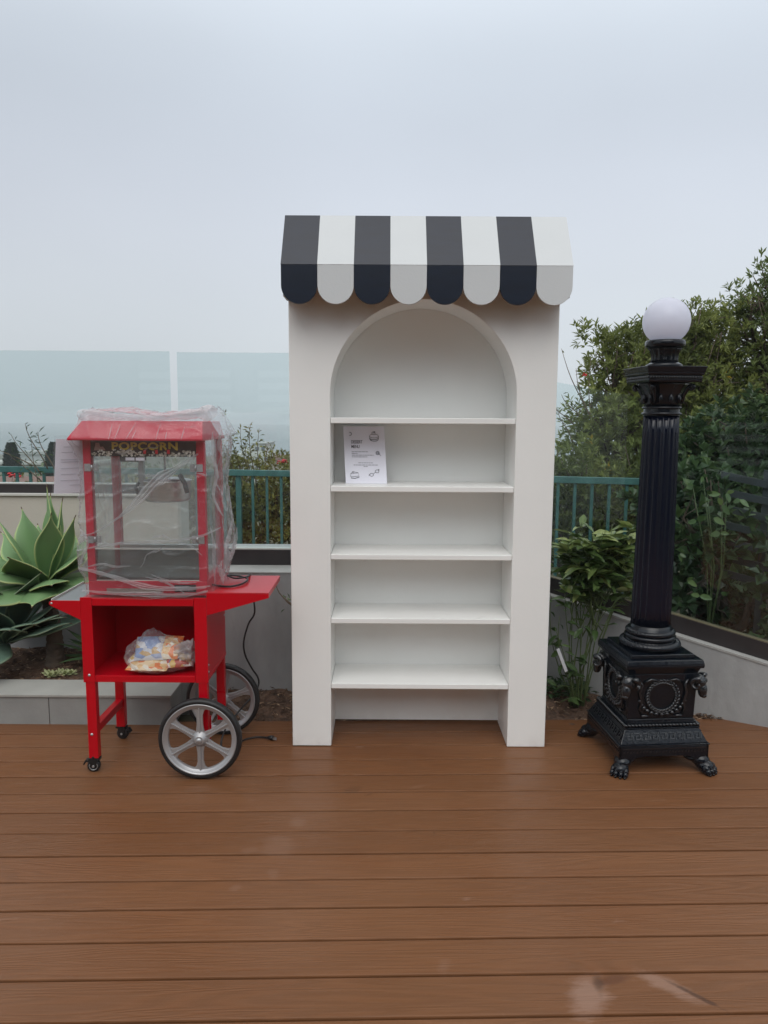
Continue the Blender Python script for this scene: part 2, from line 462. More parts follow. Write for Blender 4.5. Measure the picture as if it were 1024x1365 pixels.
# small dark dirt specks
sp = N.noise(tcn.outputs['Object'], 34.0, 3, .6)
sp2 = N.mapr(N.noise(tcn.outputs['Object'], 2.3, 2, .5), .55, .7, 0, 1)
c4 = N.mix(N.math('MULTIPLY', N.mapr(sp, .70, .74, 0, .7), sp2), c3, (.03, .016, .010))
cur = c4; wet = None
def blob(cx, cy, rx, ry, rot, lo, hi, nscale=11.0, amp=2.0):
    mpn = N.n('ShaderNodeMapping', {'Vector': tcn.outputs['Object'], 'Location': (0, 0, 0)}, vector_type='POINT')
    sub = N.n('ShaderNodeVectorMath', {0: tcn.outputs['Object'], 1: (cx, cy, 0)}, operation='SUBTRACT').outputs[0]
    r_ = N.n('ShaderNodeVectorRotate', {'Vector': sub, 'Angle': -rot}, rotation_type='Z_AXIS').outputs[0]
    s_ = N.n('ShaderNodeVectorMath', {0: r_, 1: (1 / rx, 1 / ry, 0)}, operation='MULTIPLY').outputs[0]
    ln = N.n('ShaderNodeVectorMath', {0: s_}, operation='LENGTH').outputs['Value']
    gr_ = N.n('ShaderNodeMapping', {'Vector': vec, 'Scale': (.55, 2.6, 1)}).outputs[0]
    d = N.math('ADD', ln, N.math('MULTIPLY', N.math('SUBTRACT', N.noise(gr_, nscale, 6, .72), .5), amp * 1.3))
    return N.mapr(d, hi, lo, 0, 1)
for (cx, cy, rx, ry, rot, k, colr) in [
        (.590, 1.745, .05, .085, -.5, .55, (.34, .22, .17)), (.665, 1.80, .055, .018, .2, .75, (.095, .036, .016)), (.628, 1.79, .016, .035, -.2, .6, (.05, .025, .014)),
        (.815, 1.775, .085, .030, -.7, .50, (.34, .22, .17)), (.87, 1.745, .075, .008, -.75, .8, (.05, .022, .012)),
        (-.30, 2.44, .06, .075, .2, .45, (.30, .19, .14)), (-.25, 2.60, .035, .045, .4, .40, (.30, .19, .14)), (-.40, 2.42, .03, .018, .3, .35, (.30, .19, .14)),
        (-.30, 2.28, .02, .035, .3, .35, (.30, .19, .14)), (-.41, 2.21, .022, .020, .3, .4, (.30, .19, .14)), (-.05, 2.84, .045, .022, .5, .6, (.040, .020, .012)),
        (.02, 2.80, .02, .008, .5, .6, (.040, .020, .012)), (.22, 2.86, .04, .012, .3, .4, (.30, .19, .14)), (-1.15, 2.27, .02, .05, .3, .25, (.05, .03, .02)),
        (.22, 1.86, .02, .03, -.4, .4, (.30, .19, .14)), (-.32, 1.62, .03, .02, -.9, .35, (.30, .19, .14))]:
    f = N.math('MULTIPLY', blob(cx, cy, rx, ry, rot, .5, 1.15), k * (.9 if cx > .45 else .42))
    cur = N.mix(f, cur, colr)
rr = N.mapr(N.noise(tcn.outputs['Object'], 1.6, 4, .6), .3, .7, .30, .50)
hb = N.math('ADD', N.math('MULTIPLY', rings, .5), N.math('MULTIPLY', fib, .7))
bn = N.n('ShaderNodeBump', {'Height': hb, 'Strength': .45, 'Distance': .0012})
b = N.n('ShaderNodeBsdfPrincipled', {'Base Color': cur, 'Roughness': rr, 'Specular IOR Level': .27, 'Normal': bn.outputs[0]})
t.links.new(b.outputs[0], N.n('ShaderNodeOutputMaterial').inputs[0]); M['deck'] = m

# ================================================================== DECK
PITCHB = .1422
def build_deck():
    V = []; F = []; var = []
    k0 = 13  # board k spans v = 1.6845 + (k-1..k)*pitch ; last one ends at the soil
    rnd = random.Random(3)
    for k in range(-27, k0 + 1):
        va = 1.6845 + (k - 1) * PITCHB + .0038; vb = 1.6845 + k * PITCHB - .0038
        dz = rnd.uniform(-.0008, .0008); q = rnd.random()
        prof = [(va, -.024), (va, -.004), (va + .0012, -.0012), (va + .004, 0), (vb - .004, 0), (vb - .0012, -.0012), (vb, -.004), (vb, -.024)]
        b0 = len(V)
        for x in (-5.5, 5.5):
            for (v, z) in prof: V.append((x, v, z + dz)); var.append(q)
        n = len(prof)
        for i in range(n):
            j = (i + 1) % n
            F.append((b0 + i, b0 + i + n, b0 + j + n, b0 + j))
    o = np_mesh('deck', V, [f[::-1] for f in F], M['deck'], var=var)
    o.rotation_euler = (0, 0, THETA)
    o['kind'] = 'structure'
    return o
build_deck()
mb = MB(); mb.box(-5.4, 5.4, -2.2, 3.50, -.15, -.11)  # near-black sheet below the boards, painting the shade in their gaps
o = mb.build('deck_gap_shade', mat('gap_shade_black', (.003, .002, .002), 1.0, spec=.0)); o.rotation_euler = (0, 0, THETA); o['kind'] = 'structure'

# unseen house, added to block low sky light and reflect in the glass
hw = thing('house', 'unseen dark wall with slats behind the camera, added to block low sky light', 'house', (0, -7.0, 0))
MB().box(-9, 7, -7.4, -7.0, -.2, 5.2).build('wall', mat('dark_sky_blocker', (.10, .10, .095), .8, var=.1), hw, (0, -7.0, 0))
for wx in (-5.2, -2.6, 0.4, 3.0):
    fr_ = MB()
    for (a_, b_, c_, d_) in ((wx, wx + 2.2, .2, .28), (wx, wx + 2.2, 2.55, 2.63), (wx, wx + .07, .281, 2.549), (wx + 2.13, wx + 2.2, .281, 2.549)): fr_.box(a_, b_, -6.99, -6.90, c_, d_)
    sh_ = fr_.build('shutter', mat('dark_shutter_frame', (.02, .02, .02), .5), hw, (0, -7.0, 0))
    sl_ = MB()
    for i in range(9): sl_.box(wx + .08, wx + 2.12, -6.97, -6.93, .36 + i * .24, .36 + i * .24 + .13)
    sl_.build('slats', mat('pale_slats', (.50, .51, .52), .5), sh_, (0, -7.0, 0))

# ================================================================== TERRAIN + SOIL
def terrain_h(x, y):
    h = -.10
    if y > 9.0:
        t_ = min(1, (y - 9.0) / 45.0); h -= 11.5 * t_ * t_ * (3 - 2 * t_)
    if y > 240: h -= 34 * min(1, (y - 240) / 660)
    h += .04 * noise.noise(Vector((x * .4, y * .4, 0)))
    return h
ys = [-4000, -900, -200, -40, -12, -7.2, -4, 0, 2, 3.3, 4.3, 5, 6, 7, 8, 9, 10, 12, 14, 17, 20, 24, 29, 35, 42, 50, 60, 75, 100, 150, 240, 450, 900]
xs = [-4500, -1500, -500, -200, -100, -60, -40, -28, -20, -14, -10, -7, -5, -3, -1, 0, 1, 3, 5, 7, 10, 14, 20, 28, 40, 60, 100, 200, 500, 1500, 4500]
mb = MB()
mb.add([(x, y, terrain_h(x, y)) for y in ys for x in xs], [(j * len(xs) + i, j * len(xs) + i + 1, (j + 1) * len(xs) + i + 1, (j + 1) * len(xs) + i) for j in range(len(ys) - 1) for i in range(len(xs) - 1)], 0, True)
MB().box(-4500, 4500, 800, 4600, -46.5, -45.2).build('sea', mat('grey_sea_water', (.06, .09, .10), .25, bump=.2, bscale=.05), kind='structure')
mb.build('ground', mat('dry_scrub_ground', (.10, .095, .06), .95, var=.4, vscale=.8, bump=.4, bscale=6, col2=(.16, .15, .09)), kind='structure')

M['soil'] = mat('brown_mulch_soil', (.085, .050, .033), .95, var=.5, vscale=22, bump=.9, bscale=90, col2=(.17, .10, .065))
def soil_h(x, y):
    h = .0
    if x < -1.035: h = .115
    elif x < -.9: h = .06
    else:
        h = -.012 + .07 * max(0, min(1, (y - 3.53) / .3)) * (1 if x < .9 else .35)
    return h + .016 * noise.noise(Vector((x * 9, y * 9, .3))) + .007 * noise.noise(Vector((x * 31, y * 31, .3)))
def soil_sheet(x0, x1, y0, y1, nx, ny):
    mb = MB()
    mb.grid(nx, ny, lambda u, v: (x0 + (x1 - x0) * u, y0 + (y1 - y0) * v, soil_h(x0 + (x1 - x0) * u, y0 + (y1 - y0) * v)))
    return mb
soil_sheet(-5, -1.04, 3.62, 4.32, 260, 50).build('planter_soil', M['soil'], kind='structure')
soil_sheet(-.9, 3.2, 3.46, 4.12, 300, 50).build('soil_bed', M['soil'], kind='structure')
# mulch chips
def chips(n, fx, name):
    P = np.array([fx() for _ in range(n)]); a = rng.uniform(0, 2 * pi, n); el = rng.uniform(-.3, .4, n)
    D = np.stack([np.cos(a) * np.cos(el), np.sin(a) * np.cos(el), np.sin(el)], 1)
    V, F, v = leaves_np(P, D, rng.uniform(.012, .045, n), rng.uniform(.003, .010, n), rng.random(n) ** 1.4, fold=.1, droop=0)
    o = np_mesh(name, V, F, M['chip'], var=v)
    o['kind'] = 'stuff'; return o
M['chip'] = leaf_mat('bark_chips', (.05, .028, .018), (.15, .080, .048), (.42, .29, .18), .8, .0)
def cp_right():
    x = random.uniform(-.88, 2.9); y = 3.53 + .026 * x + random.random() * (.36 if x < .8 else max(.05, 3.64 - .54 * (x - 1.584) - 3.53 - .026 * x + .02))
    if y < 3.56 and random.random() < .5: y += .03
    return (x, y, soil_h(x, y) + .008)
def cp_left():
    x = random.uniform(-3.2, -1.13); y = random.uniform(3.68, 4.28); return (x, y, soil_h(x, y) + .006)
tagobj(chips(3800, cp_right, 'bark_mulch'), 'loose brown bark mulch along the back edge of the deck', 'mulch')
tagobj(chips(3000, cp_left, 'bark_mulch'), 'loose brown bark mulch inside the raised planter under the agaves', 'mulch')

# ================================================================== WALLS
# planter kerb of large grey blocks
kt = thing('planter_kerb', 'low grey block kerb with flat pale cap holding the agave bed', 'kerb', (-1.03, 3.455, 0))
K = (-1.03, 3.455, 0)
x = -1.034
joints = [-1.034, -1.63, -2.23, -2.83, -3.43, -4.03, -4.9]
mf = MB()
for a_, b_ in zip(joints[1:], joints[:-1]): mf.box(a_ + .0015, b_ - .0015, 3.460, 3.66, -.02, .139)
mf.box(-1.034 - .19, -1.034, 3.663, 3.797, -.02, .139)
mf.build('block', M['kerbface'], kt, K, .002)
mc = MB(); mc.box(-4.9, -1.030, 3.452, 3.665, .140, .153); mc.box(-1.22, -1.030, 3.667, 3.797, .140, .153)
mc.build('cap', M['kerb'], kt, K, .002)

# grey retaining wall behind (left run)
o = MB().box(-1.14, .72, 3.80, 4.70, -.3, .688).build('retaining_wall', M['concrete'], None, (-.2, 3.8, 0), .004)
tagobj(o, 'grey rendered retaining wall behind the popcorn cart and display shelf', 'wall')
# sloping run on the right
def Lp(x, off=0): # front line of the right wall; off = set back along its normal
    d = Vector((.880, -.475)); nrm = Vector((.475, .880))
    t_ = (x - 1.584) / .880
    q = Vector((1.584, 3.64)) + d * t_ + nrm * off
    return q
def rz(x): return .525 - .22 * (x - .95)
def wall_strip(x0, x1, o0, o1, f0, f1, seg=6):
    mb = MB(); vs = []
    for i in range(seg + 1):
        x = x0 + (x1 - x0) * i / seg
        a_, b_ = Lp(x, o0), Lp(x, o1)
        vs += [(a_.x, a_.y, f0(x)), (b_.x, b_.y, f0(x)), (b_.x, b_.y, f1(x)), (a_.x, a_.y, f1(x))]
    fs = []
    for i in range(seg):
        for k in range(4): fs.append((i * 4 + k, i * 4 + (k + 1) % 4, i * 4 + 4 + (k + 1) % 4, i * 4 + 4 + k))
    fs += [(3, 2, 1, 0), tuple(seg * 4 + k for k in range(4))]
    mb.add(vs, fs); return mb
o = wall_strip(.70, 3.6, .0, .22, lambda x: -.3, lambda x: rz(x) - .012).build('retaining_wall', M['concrete'], None, (1.584, 3.64, 0))
tagobj(o, 'grey rendered retaining wall with falling top behind the lamp post', 'wall')
wall_strip(.70, 3.6, -.004, .226, lambda x: rz(x) - .011, rz).build('coping', M['concrete_cap'], o, (1.584, 3.64, 0))
MB().box(-1.118, .72, 3.796, 4.20, .6885, .694).build('coping', M['concrete_cap'], bpy.data.objects['retaining_wall'], (-.2, 3.8, 0))
o = MB().box(-5, -1.142, 4.30, 4.70, -.3, .60).build('retaining_wall', M['concrete'], None, (-3, 4.3, 0), .004)
tagobj(o, 'grey rendered wall low behind the agave trunk', 'wall')

# beige wall to the left carrying its own glass fence
bw = MB().box(-5, -1.21, 4.315, 4.55, .601, 1.032).build('beige_wall', M['beige'], None, (-3, 4.3, .6), .003)
tagobj(bw, 'beige rendered wall behind the agave, under the left glass panel', 'wall')
MB().box(-5, -1.21, 4.30, 4.57, 1.0325, 1.047).build('white_coping', M['rim'], bw, (-3, 4.3, .6), .002)

# glass windscreens
def glass_fence(label, bandbox, rimz, panels, org):
    t_ = thing('glass_fence', label, 'glass fence', org)
    bandbox(t_); return t_
gf = thing('glass_fence', 'clear glass windscreen panel on a dark channel above the beige wall', 'glass fence', (-3, 4.35, 1.048))
O = (-3, 4.35, 1.048)
MB().box(-5, -1.215, 4.335, 4.41, 1.0475, 1.099).build('base_channel', M['bronze'], gf, O, .002)
MB().box(-5, -1.215, 4.340, 4.40, 1.0995, 1.105).build('rim', M['rim'], gf, O)
for x0, x1 in ((-3.15, -1.246), (-4.99, -3.19)): MB().box(x0, x1, 4.35, 4.362, 1.09, 1.872).build('glass_panel', M['glass'], gf, O, .0015)
gf = thing('glass_fence', 'taller clear glass windscreen between popcorn cart and white display shelf', 'glass fence', (-.3, 4.0, .69))
O = (-.3, 4.0, .69)
MB().box(-1.115, .66, 3.985, 4.06, .6945, .779).build('base_channel', M['bronze'], gf, O, .002)
MB().box(-1.115, .66, 3.990, 4.05, .7795, .786).build('rim', M['rim'], gf, O)
MB().box(-1.106, .64, 4.0, 4.012, .77, 1.838).build('glass_panel', M['glass'], gf, O, .0015)
gf = thing('glass_fence', 'glass windscreen with dark channel falling to the right behind the lamp post', 'glass fence', (1.584, 3.64, 0))
O = (1.584, 3.64, 0)
wall_strip(.72, 3.6, .045, .10, lambda x: rz(x) + .001, lambda x: rz(x) + .086).build('base_channel', M['bronze'], gf, O)
wall_strip(.72, 3.6, .050, .095, lambda x: rz(x) + .0865, lambda x: rz(x) + .090).build('rim', mat('thin_tan_edge', (.15, .13, .08), .5), gf, O)
for x0, x1 in ((.74, 1.495), (1.510, 2.75), (2.765, 3.55)): wall_strip(x0, x1, .066, .078, lambda x: rz(x) + .08, lambda x: rz(x) + 1.16).build('glass_panel', M['glass'], gf, O)

# made-up slats giving the louvre pattern in the right glass
sl_t = thing('louvre_pattern_slats', 'dark slats added behind the glass for the louvre pattern at the right edge', 'screen', (2.1, 3.6, .4))
for i in range(7):
    zz = .56 + i * .088
    wall_strip(1.62 + .03 * ((i * 5) % 3), 3.3, .42, .432, lambda x, zz=zz: rz(x) + zz - .28, lambda x, zz=zz: rz(x) + zz - .242, 4).build('slat', M['slat'], sl_t, (2.1, 3.6, .4))
for x_ in (1.80, 2.35, 2.9):
    wall_strip(x_, x_ + .03, .433, .45, lambda x: -.1, lambda x: rz(x) + .90, 1).build('post', M['slat'], sl_t, (2.1, 3.6, .4))

# green metal railing
rl = thing('metal_railing', 'green painted metal railing with square balusters beyond the glass', 'railing', (-1.1, 5.7, 0))
O = (-1.1, 5.7, 0)
rp = [(-6.2, 6.35), (-2.978, 5.9), (-1.125, 5.70), (1.21, 5.23), (1.75, 5.10)]
def rail_pt(x):
    for (a_, b_) in zip(rp[:-1], rp[1:]):
        if x <= b_[0]: break
    f_ = (x - a_[0]) / (b_[0] - a_[0]); return a_[1] + (b_[1] - a_[1]) * f_
def bar(x0, x1, z0, z1, w):
    mb = MB(); seg = 12; vs = []
    for i in range(seg + 1):
        x = x0 + (x1 - x0) * i / seg; y = rail_pt(x)
        vs += [(x, y - w, z0), (x, y + w, z0), (x, y + w, z1), (x, y - w, z1)]
    fs = [(i * 4 + k, i * 4 + (k + 1) % 4, i * 4 + 4 + (k + 1) % 4, i * 4 + 4 + k) for i in range(seg) for k in range(4)] + [(3, 2, 1, 0), tuple(seg * 4 + k for k in range(4))]
    mb.add(vs, fs); return mb
bar(-6.1, 1.78, 1.05, 1.095, .022).build('top_rail', M['green'], rl, O, .002)
bar(-6.1, 1.78, .10, .13, .018).build('bottom_rail', M['green'], rl, O)
posts = [-5.53, -4.06, -2.59, -1.125, .33, 1.78 - .0]
k = 0; x = -1.125
for p_ in posts: MB().box(p_ - .02, p_ + .02, rail_pt(p_) - .02, rail_pt(p_) + .02, -.2, 1.049).build('post', M['green'], rl, O, .002)
i = 0
for p_ in posts[:-1]:
    nb = 12
    for q in range(1, nb + 1):
        x = p_ + q * 1.467 / (nb + 1)
        if x > 1.7: break
        if x < -3.4: continue
        MB().box(x - .0095, x + .0095, rail_pt(x) - .0095, rail_pt(x) + .0095, .131, 1.049).build('baluster', M['green'], rl, O)

# ================================================================== DISPLAY SHELF
def display_shelf():
    O = (.166, 3.236, 0)
    t_ = thing('display_shelf', 'tall white arched display shelf under a black and white striped awning', 'display shelf', O)
    xl, xr, il, ir = -.413, .744, -.236, .571
    cx = (il + ir) / 2; R = (ir - il) / 2; zs = 1.596; Y0, Y1 = 3.236, 3.516
    poly = [(xl, 0.002), (xl, 2.30), (xr, 2.30), (xr, 0.002), (ir, 0.002)]
    for i in range(41):
        a_ = pi * i / 40; poly.append((cx + R * cos(a_), zs + R * sin(a_)))
    poly.append((il, 0.002))
    MB().prism(poly, Y0, Y1, 'y').build('arched_body', M['white'], t_, O, .003)
    MB().box(xl + .004, xr - .004, Y1 + .0005, Y1 + .012, .012, 2.29).build('back_panel', M['white'], t_, O)
    for (zt, zb) in ((1.499, 1.474), (1.200, 1.175), (.895, .871), (.603, .579), (.298, .274)):
        MB().box(il + .0008, ir - .0008, Y0 + .004, Y1 - .0005, zb, zt).build('shelf', M['white'], t_, O, .0025)
    # low stretcher panel at the back under the last shelf comes from the back panel itself
    ax0, ax1 = -.424, .760; n = 8; w = (ax1 - ax0) / n
    yr, zr, yf, zf = 3.245, 2.342, 3.09, 2.113
    mb = MB(); th = .012
    dn = Vector((0, yr - yf, zr - zf)).normalized(); nn = Vector((0, -dn.z, dn.y))
    for i in range(n):
        x0, x1 = ax0 + i * w, ax0 + (i + 1) * w; mi = i % 2
        a_ = [(x0, yf, zf), (x1, yf, zf), (x1, yr, zr), (x0, yr, zr)]
        b_ = [tuple(Vector(p) - nn * th) for p in a_]
        fs = [(0, 1, 2, 3), (7, 6, 5, 4), (0, 4, 5, 1), (2, 6, 7, 3)]
        if i == 0: fs.append((0, 3, 7, 4))
        if i == n - 1: fs.append((1, 5, 6, 2))
        mb.add(a_ + b_, fs, mi)
    aw = mb.build('awning', [M['awn_black'], M['awn_white']], t_, O)
    # top cap closing back to the body, side cheeks
    MB().box(ax0 + .002, ax1 - .002, yr + .001, 3.52, 2.328, 2.340).build('awning_top', M['awn_white'], t_, O)
    for xx in (ax0 + .006, ax1 - .018):
        MB().prism([(3.235, 1.99), (3.235, 2.325), (3.11, 2.125), (3.11, 1.99)], xx, xx + .012, 'x').build('side_cheek', M['awn_white'], t_, O)
    for i in range(n):
        x0, x1 = ax0 + i * w + .0004, ax0 + (i + 1) * w - .0004; c_ = (x0 + x1) / 2; r_ = (x1 - x0) / 2; zc = 1.957 + r_
        poly = [(x0, zf - .0005), (x0, zc)]
        for k in range(1, 24):
            a_ = pi + pi * k / 24; poly.append((c_ + r_ * cos(a_), zc + r_ * sin(a_)))
        poly += [(x1, zc), (x1, zf - .0005)]
        MB().prism(poly, yf + .001, yf + .013, 'y').build('scallop', M['awn_black'] if i % 2 == 0 else M['awn_white'], aw, O, .0012,
              label='black rounded scallop' if i % 2 == 0 else 'white rounded scallop')
display_shelf()

# menu sheet leaning on the second shelf
def menu():
    O = (-.08, 3.40, 1.2005)
    yb, ytop, h = 3.30, 3.355, .262
    # local frame: u along x, v up the sheet
    bl, br = Vector((-.1755, 3.372, 1.2006)), Vector((.0135, 3.377, 1.2006))
    tl_ = Vector((-.1915, 3.44, 1.4585))
    ux = (br - bl).normalized(); vy = (tl_ - bl); vy -= ux * vy.dot(ux) * 0; Hh = vy.length; vy.normalize()
    Wd = (br - bl).length; nn = ux.cross(vy).normalized()
    t_ = thing('menu_sheet', 'white printed dessert menu sheet leaning on the second shelf', 'menu', O)
    def P(u, v, w=0): return tuple(bl + ux * u + vy * v + nn * w)
    mb = MB(); mb.add([P(0, 0), P(Wd, 0), P(Wd, Hh), P(0, Hh), P(0, 0, -.0015), P(Wd, 0, -.0015), P(Wd, Hh, -.0015), P(0, Hh, -.0015)],
        [(0, 1, 2, 3), (7, 6, 5, 4), (0, 4, 5, 1), (1, 5, 6, 2), (2, 6, 7, 3), (3, 7, 4, 0)])
    mb.build('sheet', M['paper'], t_, O)
    tx = MB()
    for body, size, u, v, bo in (('DESSERT', .021, .033, .187, .0002), ('MENU', .021, .033, .165, .0002)):
        vs, fs = font_mesh(body, size, bo, .88)
        tx.add([P(u + a_[0] * .72, v + a_[1], .0006) for a_ in vs], fs)
    tx.build('lettering', M['ink'], t_, O)
    ln = MB(); rr_ = random.Random(5)
    for v, u0, u1 in ((.146, .034, .108), (.138, .034, .062), (.130, .034, .134), (.122, .034, .106), (.094, .062, .128), (.084, .040, .152), (.077, .086, .104)):
        u = u0
        while u < u1:
            l_ = rr_.uniform(.006, .016); l_ = min(l_, u1 - u)
            ln.add([P(u, v, .0006), P(u + l_, v, .0006), P(u + l_, v + .0032, .0006), P(u, v + .0032, .0006)], [(0, 1, 2, 3)]); u += l_ + .0022
    ln.build('print', M['inkl'], t_, O)
    def stroke(mb, pts, r=.0009): mb.tube([P(a_, b_, .0006) for a_, b_ in pts], r, 4)
    def arc(cx, cy, rx, ry, a0=0, a1=2 * pi, n=14): return [(cx + rx * cos(a0 + (a1 - a0) * i / n), cy + ry * sin(a0 + (a1 - a0) * i / n)) for i in range(n + 1)]
    dr = MB()   # cake slice with fruit, top right
    stroke(dr, arc(.140, .222, .021, .009)); stroke(dr, [(.119, .222), (.121, .206), (.134, .198), (.150, .198), (.160, .206), (.161, .222)]); stroke(dr, arc(.139, .213, .020, .008, pi, 2 * pi), .0014)
    stroke(dr, arc(.139, .236, .008, .006)); stroke(dr, [(.139, .236), (.146, .244)], .0014); stroke(dr, arc(.14, .206, .019, .008, pi, 2 * pi), .0014)
    dr.build('drawing', M['ink'], t_, O); dr = MB(); stroke(dr, arc(.030, .232, .007, .008, -2, 2), .0013)       # sweet, top left
    dr.build('drawing', M['ink'], t_, O); dr = MB(); stroke(dr, arc(.153, .142, .0085, .0085), .001); stroke(dr, arc(.153, .142, .0045, .0045), .0015); stroke(dr, [(.160, .136), (.168, .128)])   # lollipop
    dr.build('drawing', M['ink'], t_, O); dr = MB(); stroke(dr, [(.024, .030), (.024, .044), (.060, .049), (.062, .034), (.024, .030)]); stroke(dr, [(.026, .025), (.044, .023), (.064, .030)], .0018); stroke(dr, arc(.036, .052, .004, .003)); stroke(dr, [(.024, .044), (.036, .055), (.060, .049)])  # cake box
    dr.build('drawing', M['ink'], t_, O); dr = MB(); stroke(dr, arc(.120, .040, .0085, .007), .0011); stroke(dr, arc(.146, .056, .0085, .007), .0011); stroke(dr, [(.128, .044), (.138, .052)]); stroke(dr, [(.107, .036), (.114, .044)], .0016); stroke(dr, [(.150, .064), (.156, .066), (.154, .058)], .0014)
    dr.build('drawing', M['ink'], t_, O)
menu()

# ================================================================== POPCORN CART
CY0, CY1 = 2.965, 3.325
def wheel(parent, c, org, rot0, name='wheel'):
    R = .174
    mb = MB(); T = Matrix.Translation(c)
    mb.M = T
    prof = []
    hub = MB()
    # rim ring with lip
    ring = [(.146, -.016), (.149, -.019), (.153, -.019), (.155, -.014), (.155, .014), (.153, .019), (.149, .019), (.146, .016), (.133, .010), (.131, .004), (.131, -.004), (.133, -.010), (.146, -.016)]
    rim = MB(); rim.M = T; rim.lathe(ring, (0, 0, 0), 56, 'y', cap=False)
    rim.M = T
    rim.lathe([(.017, -.024), (.020, -.022), (.023, -.016), (.031, -.010), (.034, -.004), (.034, .012), (.020, .020)], (0, 0, 0), 28, 'y')
    for k in range(6):
        a_ = rot0 + k * pi / 3
        rim.M = T @ Matrix.Rotation(a_, 4, 'Y')
        rim.prism([(.022, .018), (.060, .0125), (.100, .0125), (.120, .018), (.136, .034), (.136, -.034), (.120, -.018), (.100, -.0125), (.060, -.0125), (.022, -.018)], -.006, .006, 'y')
        rim.box(.02, .135, -.0125, -.0055, -.003, .003)
    w = rim.build('rim', M['silver'], None, org, .0012)
    tyre = MB(); tyre.M = T
    tyre.lathe([(.1545, -.016), (.162, -.0185), (.1695, -.015), (R - .001, -.008), (R, 0), (R - .001, .008), (.1695, .015), (.162, .0185), (.1545, .016), (.1545, -.016)], (0, 0, 0), 64, 'y', cap=False)
    ty = tyre.build(name, M['rubber'], parent, org)
    w.parent = ty; w.location = (0, 0, 0)
    cap = MB(); cap.M = T; cap.lathe([(0, -.031), (.010, -.030), (.012, -.027), (.012, -.022)], (0, 0, 0), 20, 'y', cap=False)
    cap.build('hub_cap', M['zinc'], ty, org)
    return ty

def caster(parent, x, y, org, yaw):
    """swivel caster with brake pedal"""
    fk = MB(); fk.M = Matrix.Translation((x, y, 0)) @ Matrix.Rotation(yaw, 4, 'Z')
    fk.cyl((0, 0, .060), .017, .012); fk.box(-.022, .026, -.015, .015, .053, .062)
    for s_ in (-1, 1):
        fk.prism([(-.022, .060), (.018, .060), (.006, .020), (-.012, .020)], s_ * .013 - .0015, s_ * .013 + .0015, 'y')
    fk.prism([(-.014, .052), (-.035, .056), (-.046, .036), (-.040, .034), (-.032, .046), (-.012, .044)], -.012, .012, 'y')
    f_ = fk.build('caster', M['blackpl'], parent, org, .001)
    wh = MB(); wh.M = fk.M; wh.lathe([(.010, -.011), (.022, -.011), (.0265, -.008), (.0275, 0), (.0265, .008), (.022, .011), (.010, .011)], (-.003, 0, .0275), 28, 'y')
    wh.build('caster_wheel', M['rubber'], f_, org)
    rg = MB(); rg.M = fk.M; rg.torus((-.003, -.0115, .0275), .0165, .0016, 'y', 28, 6); rg.cyl((-.003, -.0165, .0275), .005, .033, 'y', 12)
    rg.build('caster_ring', M['zinc'], f_, org)

